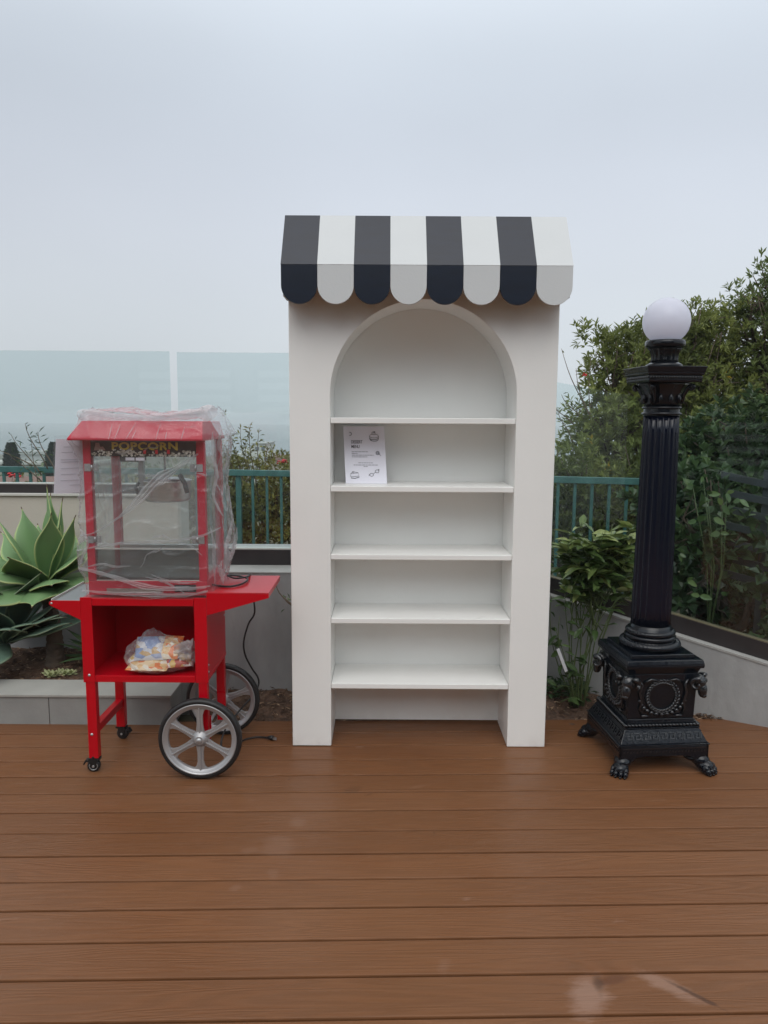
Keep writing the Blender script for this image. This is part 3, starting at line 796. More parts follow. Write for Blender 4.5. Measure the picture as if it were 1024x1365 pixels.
def cart():
    O = (-.985, 2.965, 0)
    t_ = thing('popcorn_cart', 'red metal serving cart with side shelves, two casters and two silver spoked wheels', 'cart', O)
    r = M['red']; xl, xr = -1.243, -.729
    zt, zb = .757, .402
    # cabinet
    MB().box(xl, xr, CY0 + .002, CY1, zb, zb + .016).build('cabinet_floor', r, t_, O, .0015)
    MB().box(xl + .001, xr - .001, CY0 + .003, CY1, zt - .012, zt).build('cabinet_top', r, t_, O, .0015)
    MB().box(xl + .002, xr - .002, CY1 - .008, CY1 + .001, zb + .0165, zt - .0125).build('cabinet_back', r, t_, O)
    for x0 in (xl + .0015, xr - .0095): MB().box(x0, x0 + .008, CY0 + .005, CY1 - .009, zb + .0165, zt - .0125).build('cabinet_side', r, t_, O)
    MB().box(xl + .046, xr - .052, CY0 - .0005, CY0 + .010, zt - .031, zt - .0005).build('front_rail', r, t_, O, .0012)
    MB().box(xl + .046, xr - .052, CY0 - .0005, CY0 + .010, zb - .002, zb + .026).build('front_rail', r, t_, O, .0012)
    # legs = long angle posts (front pair visible as wide flats)
    for x0, x1, z0 in ((xl - .003, xl + .045, .060), (xr - .050, xr + .002, zb - .003)):
        MB().box(x0, x1, CY0 - .002, CY0 + .0015, max(z0, zb - .003), zt + .004).build('corner_post', r, t_, O, .0008)
    for x0, x1, y0, z0 in ((xl + .003, xl + .043, CY0 + .002, .064), (xl + .003, xl + .043, CY1 - .036, .064), (xr - .040, xr - .004, CY0 + .002, .150), (xr - .040, xr - .004, CY1 - .036, .10)):
        MB().box(x0, x1, y0, y0 + .034, z0, zb - .0005).build('leg', r, t_, O, .002)
    MB().box(xl + .008, xl + .038, CY0 + .037, CY1 - .037, .165, .200).build('stretcher', r, t_, O, .002)
    # axle gussets and axle
    for y0 in (CY0 + .0025, CY1 - .030):
        MB().prism([(xr - .038, .24), (xr + .0, .24), (xr + .0, .15), (xr - .012, .115), (xr - .030, .15)], y0 + .036 if y0 < 3.1 else y0 - .012, (y0 + .036 if y0 < 3.1 else y0 - .012) + .006, 'y').build('gusset', r, t_, O)
    MB().cyl((-.757, CY0 - .03, .174), .007, CY1 - CY0 + .06, 'y', 12).build('axle', M['zinc'], t_, O)
    # screws
    sc_ = [(xl + .022, CY0 - .0045, .43), (xl + .020, CY0 - .0015, .170)]
    for p_ in sc_: MB().lathe([(.0, 0), (.0055, .0012), (.0062, .003)], p_, 14, 'y', cap=False).build('bolt', M['zinc'], t_, O)
    for zz in (.47, .60, .44): MB().lathe([(.0, 0), (.0045, -.001), (.005, -.003)], (xr + .003, CY0 + .02 if zz != .60 else CY1 - .03, zz), 12, 'x', cap=False).build('bolt', M['zinc'], t_, O)
    wheel(t_, (-.757, CY0 - .038, .174), O, pi / 2)
    wheel(t_, (-.757, CY1 + .038, .174), O, pi / 2 + .18)
    caster(t_, xl + .020, CY0 + .018, O, .1)
    caster(t_, xl + .023, CY1 - .018, O, pi - .15)
    # right folding shelf
    s_ = MB(); ys0, ys1 = CY0 - .004, CY1 - .03
    s_.add([(xr + .003, ys0, .785), (-.470, ys0, .785), (-.470, ys1, .785), (xr + .003, ys1, .785), (xr + .003, ys0, .782), (-.470, ys0, .782), (-.470, ys1, .782), (xr + .003, ys1, .782)],
        [(0, 1, 2, 3), (7, 6, 5, 4), (0, 4, 5, 1), (1, 5, 6, 2), (2, 6, 7, 3), (3, 7, 4, 0)])
    for y0 in (ys0 + .0006, ys1 - .004):
        s_.prism([(xr + .003, .7816), (-.4705, .7816), (-.4705, .763), (xr + .003, .688)], y0, y0 + .003, 'y')
    s_.box(-.4735, -.4705, ys0 + .004, ys1 - .004, .763, .7816)
    s_.build('side_shelf', r, t_, O, .001)
    # left shelf: bracket cheeks carrying a grey metal tray with a raised rim
    zl = .748
    for y0 in (CY0 - .004, CY1 - .035):
        s_ = MB(); s_.prism([(xl - .001, zl), (xl - .118, zl), (xl - .128, zl - .006), (xl - .130, zl - .014), (xl - .124, zl - .022), (xl - .001, zl - .082)], y0, y0 + .003, 'y')
        s_.build('shelf_bracket', r, t_, O, .0008)
    tr = MB(); tr.box(xl - .118, xl - .004, CY0 + .000, CY1 - .036, zl - .006, zl - .003)
    tr.build('tray', mat('grey_steel_tray', (.30, .31, .31), .35, metal=.6), t_, O)
    tr = MB(); tr.box(xl - .122, xl - .1175, CY0 + .0, CY1 - .034, zl - .004, zl + .006)
    tr.build('tray_rim', M['rim'], t_, O, .001)
    MB().lathe([(.0, 0), (.0045, .001), (.005, .003)], (xl - .119, CY0 - .0065, zl - .012), 12, 'y', cap=False).build('bolt', M['zinc'], t_, O)
cart()

# ================================================================== POPCORN MACHINE
def machine():
    O = (-.97, 2.98, .7615)
    t_ = thing('popcorn_machine', 'red glass-sided popcorn machine standing on the cart, wrapped in clear plastic', 'popcorn machine', O)
    r = M['red2']; xl, xr, y0, y1 = -1.216, -.727, 2.985, 3.325
    zb, zt = .765, 1.402
    base = MB(); base.box(xl, xr, y0, y1, zb, .826); base.build('base', r, t_, O, .003)
    MB().box(xl + .075, xl + .30, y0 - .0025, y0 - .0005, .776, .795).build('metal_strip', M['steel'], t_, O)
    MB().box(xl + .355, xr - .045, y0 - .003, y0 - .0005, .782, .812).build('rating_label', M['blackpl'], t_, O)
    lb = MB(); 
    for z_ in (.787, .793, .799, .805): lb.box(xl + .36, xr - .055 - .02 * (z_ > .80), y0 - .0036, y0 - .0032, z_, z_ + .0018)
    lb.build('label_print', M['inkl'], t_, O)
    pw = .032
    for x0 in (xl, xr - pw):
        for yy in (y0, y1 - pw):
            MB().box(x0, x0 + pw, yy, yy + pw, .8262, zt).build('pillar', r, t_, O, .0025)
    # canopy: tapered hood
    cz0, cz1 = zt + .001, zt + .078
    xa, xb, ya, yb = xl - .040, xr + .008, y0 - .05, y1 + .01
    xc, xd, yc, yd = xl + .004, xr - .002, y0 - .005, y1 - .03
    vs = [(xa, ya, cz0), (xb, ya, cz0), (xb, yb, cz0), (xa, yb, cz0), (xa, ya, cz0 + .008), (xb, ya, cz0 + .008), (xb, yb, cz0 + .008), (xa, yb, cz0 + .008), (xc, yc, cz1), (xd, yc, cz1), (xd, yd, cz1), (xc, yd, cz1)]
    MB().add(vs, [(3, 2, 1, 0), (0, 1, 5, 4), (1, 2, 6, 5), (2, 3, 7, 6), (3, 0, 4, 7), (4, 5, 9, 8), (5, 6, 10, 9), (6, 7, 11, 10), (7, 4, 8, 11), (8, 9, 10, 11)]).build('canopy', r, t_, O, .003)
    # sign board
    sx0, sx1, sz0, sz1 = xl + pw + .001, xr - pw - .001, 1.338, zt - .001
    sg = MB().box(sx0, sx1, y0 + .003, y0 + .02, sz0, sz1).build('sign', M['blackpl'], t_, O)
    vs, fs = font_mesh('POPCORN', .052, .0020, 1.08)
    w_ = max(v[0] for v in vs); sc_ = .268 / w_; yt = y0 + .0022
    MB().add([(sx0 + .083 + v[0] * sc_, yt, 1.3655 + v[1] * .80) for v in vs], fs).build('lettering', mat('yellow_lettering', (.62, .50, .04), .5), sg, O)
    pc = MB(); rr_ = random.Random(2)
    for i in range(150):
        u = rr_.random(); x_ = sx0 + .006 + u * (sx1 - sx0 - .012)
        top = .012 + .010 * abs(sin(u * 19)) + .006 * sin(u * 7)
        z_ = sz0 + .003 + rr_.random() * top
        rad = rr_.uniform(.003, .0055); yy = yt - .0001 * (i % 9) - .0002
        pc.add([(x_ + rad * (1 + .3 * sin(3 * a_)) * cos(a_), yy, z_ + rad * sin(a_)) for a_ in [k * 2 * pi / 9 for k in range(9)]], [tuple(range(8, -1, -1))], i % 3)
    pc.build('popcorn_print', [mat('cream_print', (.55, .53, .45), .6), mat('cream_print_shade', (.36, .34, .28), .6), mat('cream_print_light', (.68, .67, .60), .6)], sg, O)
    bx = MB()
    bx.add([(sx0 + .012, yt, 1.362), (sx0 + .060, yt, 1.362), (sx0 + .050, yt, 1.378), (sx0 + .040, yt, 1.376), (sx0 + .034, yt, 1.392), (sx0 + .020, yt, 1.392), (sx0 + .017, yt, 1.376)], [(0, 1, 2, 3, 4, 5, 6)])
    bx.build('carton_print', mat('dull_pink_print', (.30, .19, .17), .6), sg, O)
    for x_ in (-.963, -.916, -.868):
        MB().box(x_ - .009, x_ + .009, y0 - .004, y0 + .002, 1.347, 1.369).build('switch_frame', M['blackpl'], sg, O, .001)
        MB().box(x_ - .0055, x_ + .0055, y0 - .008, y0 - .0042, 1.350, 1.366).build('switch', mat('red_rocker', (.60, .02, .03), .3), sg, O, .001)
    # two small labels
    for x_ in (-1.045, -1.004): MB().box(x_, x_ + .036, y0 + .0035, y0 + .0045, 1.322, 1.334).build('small_label', M['paper'], t_, O)
    # doors and panes
    gx0, gx1 = xl + pw + .002, xr - pw - .002; gc = (gx0 + gx1) / 2
    for a_, b_ in ((gx0, gc - .001), (gc + .001, gx1)): MB().box(a_, b_, y0 + .008, y0 + .011, .967, 1.336).build('door_glass', M['mglass'], t_, O)
    MB().box(gx0 - .002, gx1 + .002, y0 + .004, y0 + .012, .957, .9625).build('door_sill', M['rim'], t_, O)
    MB().box(gx0, gx1, y0 + .008, y0 + .011, .829, .956).build('lower_glass', M['trayglass'], t_, O)
    MB().box(gx0, gx1, y0 + .003, y0 + .007, .8265, .8295).build('lower_trim', M['rim'], t_, O)
    for x0 in (xl + .012, xr - .014): MB().box(x0, x0 + .003, y0 + pw + .001, y1 - pw - .001, .828, zt - .001).build('side_glass', M['mglass'], t_, O)
    MB().box(gx0, gx1, y1 - .014, y1 - .011, .828, zt - .001).build('rear_glass', M['mglass'], t_, O)
    MB().box(xl + .034, xr - .034, y0 + .034, y1 - .034, .8265, .834).build('floor_pan', M['steel'], t_, O)
    MB().box(xl + .034, xr - .034, y1 - .060, y1 - .036, .834, .930).build('rear_tray_wall', M['steel'], t_, O)
    for z_ in (1.292, .998):
        for sgn, xx in ((1, xl + .006), (-1, xr - .006)):
            h_ = MB(); h_.box(min(xx, xx + sgn * .024), max(xx, xx + sgn * .024), y0 - .004, y0 - .0008, z_ - .014, z_ + .016)
            h_.box(min(xx + sgn * .034, xx + sgn * .052), max(xx + sgn * .034, xx + sgn * .052), y0 + .002, y0 + .0075, z_ - .014, z_ + .016)
            h_.cyl((xx + sgn * .029, y0 - .001, z_ - .010), .0045, .022, 'z', 10)
            for dz in (-.007, .008): h_.ball((xx + sgn * .012, y0 - .0045, z_ + dz), .003, 8, 6); h_.ball((xx + sgn * .043, y0 + .0015, z_ + dz), .003, 8, 6)
            h_.build('hinge', M['zinc'], t_, O)
    # kettle with drive arm
    kc = (-.925, 3.15, 0)
    k_ = MB(); k_.lathe([(.0, 1.142), (.085, 1.142), (.094, 1.148), (.096, 1.158), (.096, 1.222), (.101, 1.226), (.101, 1.230), (.060, 1.240), (.0, 1.242)], kc, 40, cap=False)
    kt_ = k_.build('kettle', M['steel'], t_, O)
    hd = MB(); hd.tube([(kc[0] + .080, 3.045, 1.262), (kc[0] + .100, 3.05, 1.225), (kc[0] + .108, 3.055, 1.185)], [.009, .010, .009], 10)
    hd.build('kettle_handle', M['blackpl'], kt_, O); hd = MB()
    hd.tube([(kc[0] - .098, 3.08, 1.225), (kc[0] - .112, 3.075, 1.205), (kc[0] - .104, 3.08, 1.175)], [.007, .008, .007], 8)
    hd.build('kettle_handle', M['blackpl'], kt_, O)
    hg = MB(); hg.cyl((kc[0] - .010, 3.15, 1.243), .004, zt - 1.245, seg=10); hg.box(kc[0] - .120, kc[0] - .098, 3.14, 3.16, 1.20, zt - .001); hg.box(kc[0] - .125, kc[0] + .0, 3.143, 3.157, 1.2425, 1.252)
    hg.build('kettle_arm', M['zinc'], t_, O)
    MB().box(-1.135, -1.050, 3.17, 3.27, 1.305, zt - .001).build('motor_housing', M['blackpl'], t_, O, .004)
    # cord (hangs behind, plug lies on the deck)
    pts = [(-.735, 3.08, .792), (-.69, 3.06, .790), (-.645, 3.05, .791), (-.605, 3.09, .793), (-.592, 3.16, .797), (-.625, 3.20, .800), (-.672, 3.20, .806), (-.676, 3.15, .815), (-.640, 3.14, .806), (-.600, 3.20, .80),
           (-.605, 3.27, .795), (-.610, 3.325, .765), (-.608, 3.345, .70), (-.598, 3.35, .60), (-.630, 3.36, .54), (-.657, 3.38, .45), (-.655, 3.395, .38), (-.628, 3.41, .31), (-.600, 3.415, .262),
           (-.597, 3.41, .225), (-.620, 3.39, .18), (-.665, 3.33, .14), (-.71, 3.20, .10), (-.72, 3.14, .05), (-.70, 3.16, .009), (-.67, 3.22, .006), (-.645, 3.285, .006), (-.60, 3.312, .0065), (-.565, 3.312, .0075), (-.541, 3.303, .009)]
    P_ = [Vector(p) for p in pts]; out = []
    for i in range(len(P_) - 1):
        p0, p1, p2, p3 = P_[max(i - 1, 0)], P_[i], P_[i + 1], P_[min(i + 2, len(P_) - 1)]
        for k in range(5):
            u = k / 5
            out.append(.5 * ((2 * p1) + (-p0 + p2) * u + (2 * p0 - 5 * p1 + 4 * p2 - p3) * u * u + (-p0 + 3 * p1 - 3 * p2 + p3) * u ** 3))
    out.append(P_[-1])
    cd = MB().tube(out, .0042, 8).build('power_cord', M['blackpl'], t_, O)
    pl = MB(); d_ = Matrix.Translation((-.541, 3.303, .011)) @ Matrix.Rotation(-.35, 4, 'Z')
    pl.M = d_; pl.tube([(0, 0, -.001), (.008, 0, 0), (.020, 0, .001), (.032, 0, .001)], [.005, .0075, .0115, .0115], 12)
    pg = pl.build('plug', M['blackpl'], cd, O)
    pr = MB(); pr.M = d_; pr.box(.032, .047, -.006, -.0045, -.003, .004); pr.box(.032, .047, .0045, .006, -.003, .004); pr.cyl((.032, 0, -.005), .0022, .017, 'x', 8)
    pr.build('prong', M['zinc'], pg, O)
machine()

# ---- film wrapped round the machine
def wrap():
    O = (-.97, 3.15, .77)
    t_ = thing('plastic_wrap', 'crumpled clear plastic film draped over the red popcorn machine', 'plastic wrap', O)
    xl, xr, y0, y1 = -1.216, -.727, 2.985, 3.325
    cx_, cy_ = (xl + xr) / 2, (y0 + y1) / 2
    Zt = 1.482
    def fr(p, s_, sd): return noise.fractal(Vector(p) * s_ + Vector((sd, sd * 1.7, 0)), 1.0, 2.0, 5)
    def ridge(p, s_, sd): return 1 - abs(noise.noise(Vector(p) * s_ + Vector((sd, 0, sd)))) * 2
    def pt(u, v):
        # u round the box (0 = front left corner, going right), v bottom 0 .. 1 up the sides, then over the top
        per = [(xl, y0), (xr, y0), (xr, y1), (xl, y1), (xl, y0)]
        L = [xr - xl, y1 - y0, xr - xl, y1 - y0]; tot = sum(L); d = u * tot; k = 0
        while k < 3 and d > L[k]: d -= L[k]; k += 1
        f_ = min(1, d / L[k]); x = per[k][0] + (per[k + 1][0] - per[k][0]) * f_; y = per[k][1] + (per[k + 1][1] - per[k][1]) * f_
        nv = Vector(((x - cx_) / (xr - xl) * 2, (y - cy_) / (y1 - y0) * 2, 0))
        n_ = Vector([(0, -1, 0), (1, 0, 0), (0, 1, 0), (-1, 0, 0)][k]); ed = min(f_, 1 - f_)
        n_ = (n_ + Vector((nv.x, nv.y, 0)) * max(0, .5 - ed * 3)).normalized()
        vs = .80
        if v < vs:
            s_ = v / vs; z = .752 + s_ * (1.412 - .752)
            off = .012
            hi = max(0, (s_ - .86) / .14)
            off += .045 * hi ** 1.5           # goes out to clear the hood
            if k == 1:
                kn = [.022, .038, .052, .066, .070, .054, .042, .038, .044, .058, .056]; q_ = s_ * 10; i_ = min(9, int(q_)); g_ = kn[i_] + (kn[i_ + 1] - kn[i_]) * (q_ - i_)
                off += (g_ - .012) * (.45 + .55 * sin(pi * f_)) - .045 * hi ** 1.5
            if k == 3: off += .012 * sin(pi * s_) + .014 * max(0, 1 - abs(s_ - .27) / .14)
            if k == 0: off += .008 * sin(pi * f_) + (.035 * (1 - s_) ** 6) * 0
            if k == 2: off += .02 * sin(pi * s_)
            p = Vector((x, y, z)) + n_ * off
            a_ = .005 if k in (0, 2) else .008
        else:
            s_ = (v - vs) / (1 - vs)
            # over the hood: shrink towards the centre, rise
            e_ = .058 * (1 - s_) ** .8
            sc_ = 1 - max(0, s_ - .35) / .65
            px = cx_ + (x + n_.x * .057 - cx_) * (1 if s_ < .35 else sc_); py = cy_ + (y + n_.y * .057 - cy_) * (1 if s_ < .35 else sc_)
            if s_ < .35:
                q = s_ / .35; px -= n_.x * .056 * q; py -= n_.y * .056 * q
                z = 1.412 + (Zt - 1.412 + .008) * q
            else:
                z = Zt + .010 + .012 * sin(pi * (s_ - .35) / .65)
            z += .022 * max(0, fr((px * 1, py * 1, 0), 4.5, 3.1)) * (s_ > .3) + (.034 * max(0, (px - cx_) / .25) ** 1.5 * max(0, min(1, s_ * 2))) + (.022 * max(0, (cx_ - px) / .25) * max(0, min(1, s_ * 2)))
            if k == 1: px += .045 * (1 - s_) + .015 * fr((px, py, z), 14, 1)
            p = Vector((px, py, z)); a_ = .009
        q = fr(p, 6, 1.3) * a_ * 1.3 + (ridge(Vector((p.x, p.y, p.z * .5)), 9, 5.5) ** 5) * a_ * .9 + (ridge(Vector((p.x * .6 + p.z * .4, p.y, p.z * 1.1 - p.x * .5)), 8, 9.5) ** 7) * a_ * 1.1
        if k == 0 and v < vs: q = max(q, -.006)
        p += n_ * q
        if v < .02: p.z += .020 * noise.noise(Vector((x * 7, y * 7, 2)))
        if v >= vs: p.z += abs(q) * .9
        if p.z > 1.41:
            lim = .292 - max(0, p.z - 1.42) * .62
            p.x = cx_ + max(-lim, min(lim + .022, p.x - cx_)); p.y = max(p.y, 2.915 + max(0, p.z - 1.42) * .5)
        return tuple(p)
    mb = MB(); mb.grid(330, 190, pt, wrap=True)
    mb.build('film', M['film'], t_, O)
    # gathered folds lying across the front (doubled film)
    def fold(pts, wid, sd, y_):
        P_ = [Vector((a_, 0, b_)) for a_, b_ in pts]; n = len(P_)
        def f_(u, v):
            s_ = u * (n - 1); i = min(int(s_), n - 2); q = s_ - i
            p0, p1, p2, p3 = P_[max(i - 1, 0)], P_[i], P_[i + 1], P_[min(i + 2, n - 1)]
            p = .5 * ((2 * p1) + (-p0 + p2) * q + (2 * p0 - 5 * p1 + 4 * p2 - p3) * q * q + (-p0 + 3 * p1 - 3 * p2 + p3) * q ** 3)
            d = (p2 - p1).normalized(); nn = Vector((-d.z, 0, d.x))
            w_ = .72 * wid(u) * (1 + .5 * noise.noise(Vector((u * 9, sd, 0))))
            p = p + nn * (v - .5) * w_
            yy = y_ - .004 - .010 * abs(sin(v * 3 * pi + sin(u * 6 + sd) * 1.2)) * min(1, w_ / .02) - .004 * noise.noise(Vector((u * 22, v * 3, sd)))
            return (p.x, yy, p.z)
        MB().grid(90, 14, f_).build('film_fold', M['filmfold'], t_, O)
    fold([(-.745, 1.352), (-.83, 1.295), (-.92, 1.235), (-1.02, 1.135), (-1.10, 1.075), (-1.185, 1.025), (-1.235, 1.02)], lambda u: .010 + .050 * max(0, sin(pi * min(1, u * 1.5))) ** 2, 1.0, 2.972)
    fold([(-1.245, .955), (-1.15, .975), (-1.05, .988), (-.95, .992), (-.85, 1.000), (-.74, 1.020), (-.66, 1.055)], lambda u: .006 + .012 * sin(pi * u), 3.0, 2.972)
    fold([(-1.245, .885), (-1.18, .868), (-1.09, .845), (-.98, .812), (-.88, .800), (-.78, .802), (-.71, .812)], lambda u: .010 + .020 * sin(pi * u), 5.0, 2.970)
    fold([(-1.235, .790), (-1.12, .782), (-1.0, .776), (-.88, .774), (-.78, .778), (-.72, .79)], lambda u: .010 + .022 * sin(pi * u) ** 2, 7.0, 2.968)
    fold([(-1.235, 1.048), (-1.20, .995), (-1.222, .94), (-1.235, .90)], lambda u: .008 + .010 * sin(pi * u), 9.0, 2.968)
    r2 = random.Random(17)
    for i in range(12):
        x0 = r2.uniform(-1.24, -.72); z0 = r2.choice([r2.uniform(.77, 1.02), r2.uniform(.77, 1.38)]); L_ = r2.uniform(.06, .20); an = r2.gauss(0, .45) + (.6 if z0 > 1.1 else 0)
        pts_ = []
        for q in range(4):
            x_ = x0 + L_ * q / 3 * cos(an); z_ = z0 + L_ * q / 3 * sin(an) + .008 * sin(q * 2 + i)
            pts_.append((min(x_, -.715), min(max(z_, .765), 1.40)))
        w0 = r2.uniform(.004, .015)
        fold(pts_, lambda u, w0=w0: .001 + w0 * sin(pi * u), 20 + i, 2.974)
    for x0, l0 in ((-1.085, .9), (-1.062, .95), (-1.018, 1.0), (-.995, .6), (-.90, .95), (-.862, .5), (-.80, .8)):      # creases pressed on the hood
        P0 = []
        for q in range(4):
            s_ = l0 * q / 3; P0.append((x0 + (r2.uniform(.0, .04)) * s_, 1.408 + .066 * s_, 2.922 + .048 * s_))
        hb_ = MB(); hb_.grid(16, 4, lambda u, v: (P0[0][0] + (P0[3][0] - P0[0][0]) * u + (v - .5) * .0045 * sin(pi * u), P0[0][2] + (P0[3][2] - P0[0][2]) * u - .002 - .003 * sin(pi * v), P0[0][1] + (P0[3][1] - P0[0][1]) * u))
        hb_.build('film_fold', M['filmfold'], t_, O)
    # loose gathered edge along the top of the hood
    def top_roll(u, v):
        x = -1.225 + .53 * u; a_ = v * 2 * pi
        r_ = .010 + .012 * abs(noise.noise(Vector((u * 6, 1, 2)))) + .016 * max(0, u - .72) * 3.5 + .012 * max(0, .3 - u) * 3
        return (x + .01 * cos(a_), 3.02 + r_ * cos(a_) * 1.5 + .02 * noise.noise(Vector((u * 9, 4, 1))), 1.495 + .022 * max(0, u - .6) * 2.5 + .010 * max(0, .35 - u) * 2.8 + r_ * sin(a_) * (1 + .5 * noise.noise(Vector((u * 14, v * 4, 3)))))
    MB().grid(120, 20, top_roll).build('film_fold', M['filmfold'], t_, O)
    for i in range(9):
        yy = r2.uniform(2.99, 3.27); x0 = -.700 + r2.uniform(0, .045); z0 = r2.uniform(.80, 1.36); L_ = r2.uniform(.08, .26); an = r2.gauss(1.35, .35)
        fold([(x0 + L_ * q / 3 * cos(an) * .5 + .006 * sin(q * 2 + i), min(1.44, z0 + L_ * q / 3 * sin(an))) for q in range(4)], lambda u, w0=r2.uniform(.012, .036): .002 + w0 * sin(pi * u), 60 + i, yy)
    fold([(-.705, 1.36), (-.675, 1.28), (-.69, 1.18), (-.655, 1.10)], lambda u: .006 + .012 * sin(pi * u), 11.0, 2.985)
wrap()

# paper sheets in a sleeve taped to the left of the machine
def notice():
    O = (-1.30, 3.0, 1.3)
    t_ = thing('paper_notice', 'white paper sheets taped to the left side of the popcorn machine', 'paper')
    t_.location = O
    def sheet(name, x0, x1, z0, z1, y, lean, m, sl):
        MB().grid(14, 16, lambda u, v: (x0 + (x1 - x0) * u + lean * (1 - v), y + .010 * sin(u * 2.6) * (1 - v * .4) + .06 * u, z0 + (z1 - z0) * v + sl * u)).build(name, m, t_, O)
    sheet('sheet', -1.327, -1.228, 1.184, 1.406, 3.00, -.020, M['paper'], -.002)
    sheet('sleeve', -1.332, -1.215, 1.176, 1.420, 2.994, -.020, M['film'], .0)
    ln = MB()
    for i, (z_, a_, b_) in enumerate([(1.372, .25, .8), (1.350, .2, .55), (1.320, .18, .9), (1.311, .18, .9), (1.285, .2, .9), (1.26, .2, .7), (1.235, .2, .9), (1.215, .5, .85)]):
        X = lambda u: -1.327 + .099 * u - .02 * (1 - (z_ - 1.184) / .222); Yv = lambda u: 3.0 + .010 * sin(u * 2.6) * .6 + .06 * u - .0012
        n = 6
        vs = [(X(a_ + (b_ - a_) * k / n), Yv(a_ + (b_ - a_) * k / n), z_ + h) for k in range(n + 1) for h in (0, .0025)]
        ln.add(vs, [(2 * k, 2 * k + 2, 2 * k + 3, 2 * k + 1) for k in range(n)])
    ln.build('small_print', mat('very_pale_print', (.55, .55, .62), .7), t_, O)
notice()

# bag of packets in the cart
def packet_mat(name, base, a_, b_, c_, sc_):
    m, t = new_mat(name); N = NT(t); tcn = N.n('ShaderNodeTexCoord')
    v = N.n('ShaderNodeMapping', {'Vector': tcn.outputs['Object'], 'Scale': sc_}).outputs[0]
    vo = N.n('ShaderNodeTexVoronoi', {'Vector': v, 'Scale': 1.0}); se = N.n('ShaderNodeSeparateColor', {0: vo.outputs['Color']})
    c1 = N.mix(N.mapr(se.outputs[0], .45, .50, 0, 1), base, a_)
    c2 = N.mix(N.mapr(se.outputs[1], .62, .66, 0, 1), c1, b_)
    c3 = N.mix(N.mapr(se.outputs[2], .72, .76, 0, 1), c2, c_)
    b = N.n('ShaderNodeBsdfPrincipled', {'Base Color': c3, 'Roughness': .3})
    t.links.new(b.outputs[0], N.n('ShaderNodeOutputMaterial').inputs[0]); return m
def snack_bag():
    O = (-.97, 3.02, .43)
    t_ = thing('snack_bag', 'clear plastic bag of colourful foil packets lying in the red cart', 'bag', O)
    pm1 = packet_mat('silver_blue_packet', (.55, .57, .62), (.62, .63, .66), (.22, .30, .50), (.50, .33, .15), (24, 24, 60))
    pm2 = packet_mat('orange_packet', (.75, .50, .25), (.80, .62, .40), (.70, .20, .06), (.80, .74, .62), (40, 40, 60))
    pm3 = packet_mat('blue_yellow_packet', (.08, .13, .36), (.62, .42, .12), (.70, .68, .62), (.45, .08, .05), (45, 45, 60))
    def packet(cx, cy, cz, w, d, h, rz_, tx, m, sd, tz=0):
        T = Matrix.Translation((cx, cy, cz)) @ Matrix.Rotation(rz_, 4, 'Z') @ Matrix.Rotation(tx, 4, 'X') @ Matrix.Rotation(tz, 4, 'Y')
        mb = MB(); mb.M = T
        def f_(sgn):
            def g(u, v):
                a_, b_ = u * 2 - 1, v * 2 - 1
                puff = max(0, (1 - abs(a_) ** 3.2) * (1 - abs(b_) ** 3.2)) ** .6
                cr_ = .08 * noise.noise(Vector((a_ * 4 + sd, b_ * 4, 0))) + .05 * noise.noise(Vector((a_ * 11, b_ * 9 + sd, 0)))
                return (a_ * w / 2, b_ * d / 2, sgn * (puff * h / 2 * (1 + cr_ * 2)) + cr_ * .01)
            return g
        mb.grid(30, 22, f_(1)); mb.grid(30, 22, f_(-1))
        mb.build('packet', m, t_, O)
    packet(-.990, 3.050, .520, .125, .115, .040, .12, .75, pm1, 1)
    packet(-.905, 3.058, .522, .085, .115, .036, -.1, .72, pm2, 2)
    packet(-.985, 3.030, .462, .175, .130, .042, -.05, .18, pm2, 3)
    packet(-.875, 3.060, .474, .110, .120, .045, .3, .35, pm3, 4)
    packet(-1.030, 3.06, .480, .090, .110, .038, -.3, .3, pm3, 5)
    # the bag
    def bag(u, v):
        a_ = 2 * pi * u; t2 = pi * v
        r_ = sin(t2) ** .8
        x = -.970 + .128 * r_ * cos(a_) * (1.05 + .15 * cos(a_)); y = 3.035 + .098 * r_ * sin(a_); z = .497 - .075 * cos(t2)
        if z > .53: z += (z - .53) * .8 * max(0, 1 - abs(x + .985) / .06)
        p = Vector((x, y, z)); n_ = Vector((x + .97, (y - 3.035) * 1.4, (z - .497) * 2)).normalized()
        q = noise.fractal(p * 16, 1, 2, 4) * .009 + (1 - abs(noise.noise(p * 24)) * 2) ** 5 * .007
        p += n_ * q; 
        if p.y < 2.952 : p.y = 2.952 + .002 * noise.noise(p * 50)
        if p.y > CY0 - .003 and p.z < .4315: p.z = .4315
        return tuple(p)
    MB().grid(120, 70, bag, wrap=True).build('bag_film', M['bagfilm'], t_, O)
    def tail(u, v):
        a_ = 2 * pi * u; r_ = .020 + .020 * v + .007 * sin(a_ * 7 + v * 3)
        return (-.885 + .080 * v, 3.04 + r_ * cos(a_) * .9, .505 + r_ * sin(a_) * 1.3 + .012 * noise.noise(Vector((v * 5, a_, 1))))
    MB().grid(60, 20, tail, wrap=True).build('bag_neck', M['filmfold'], t_, O)
snack_bag()

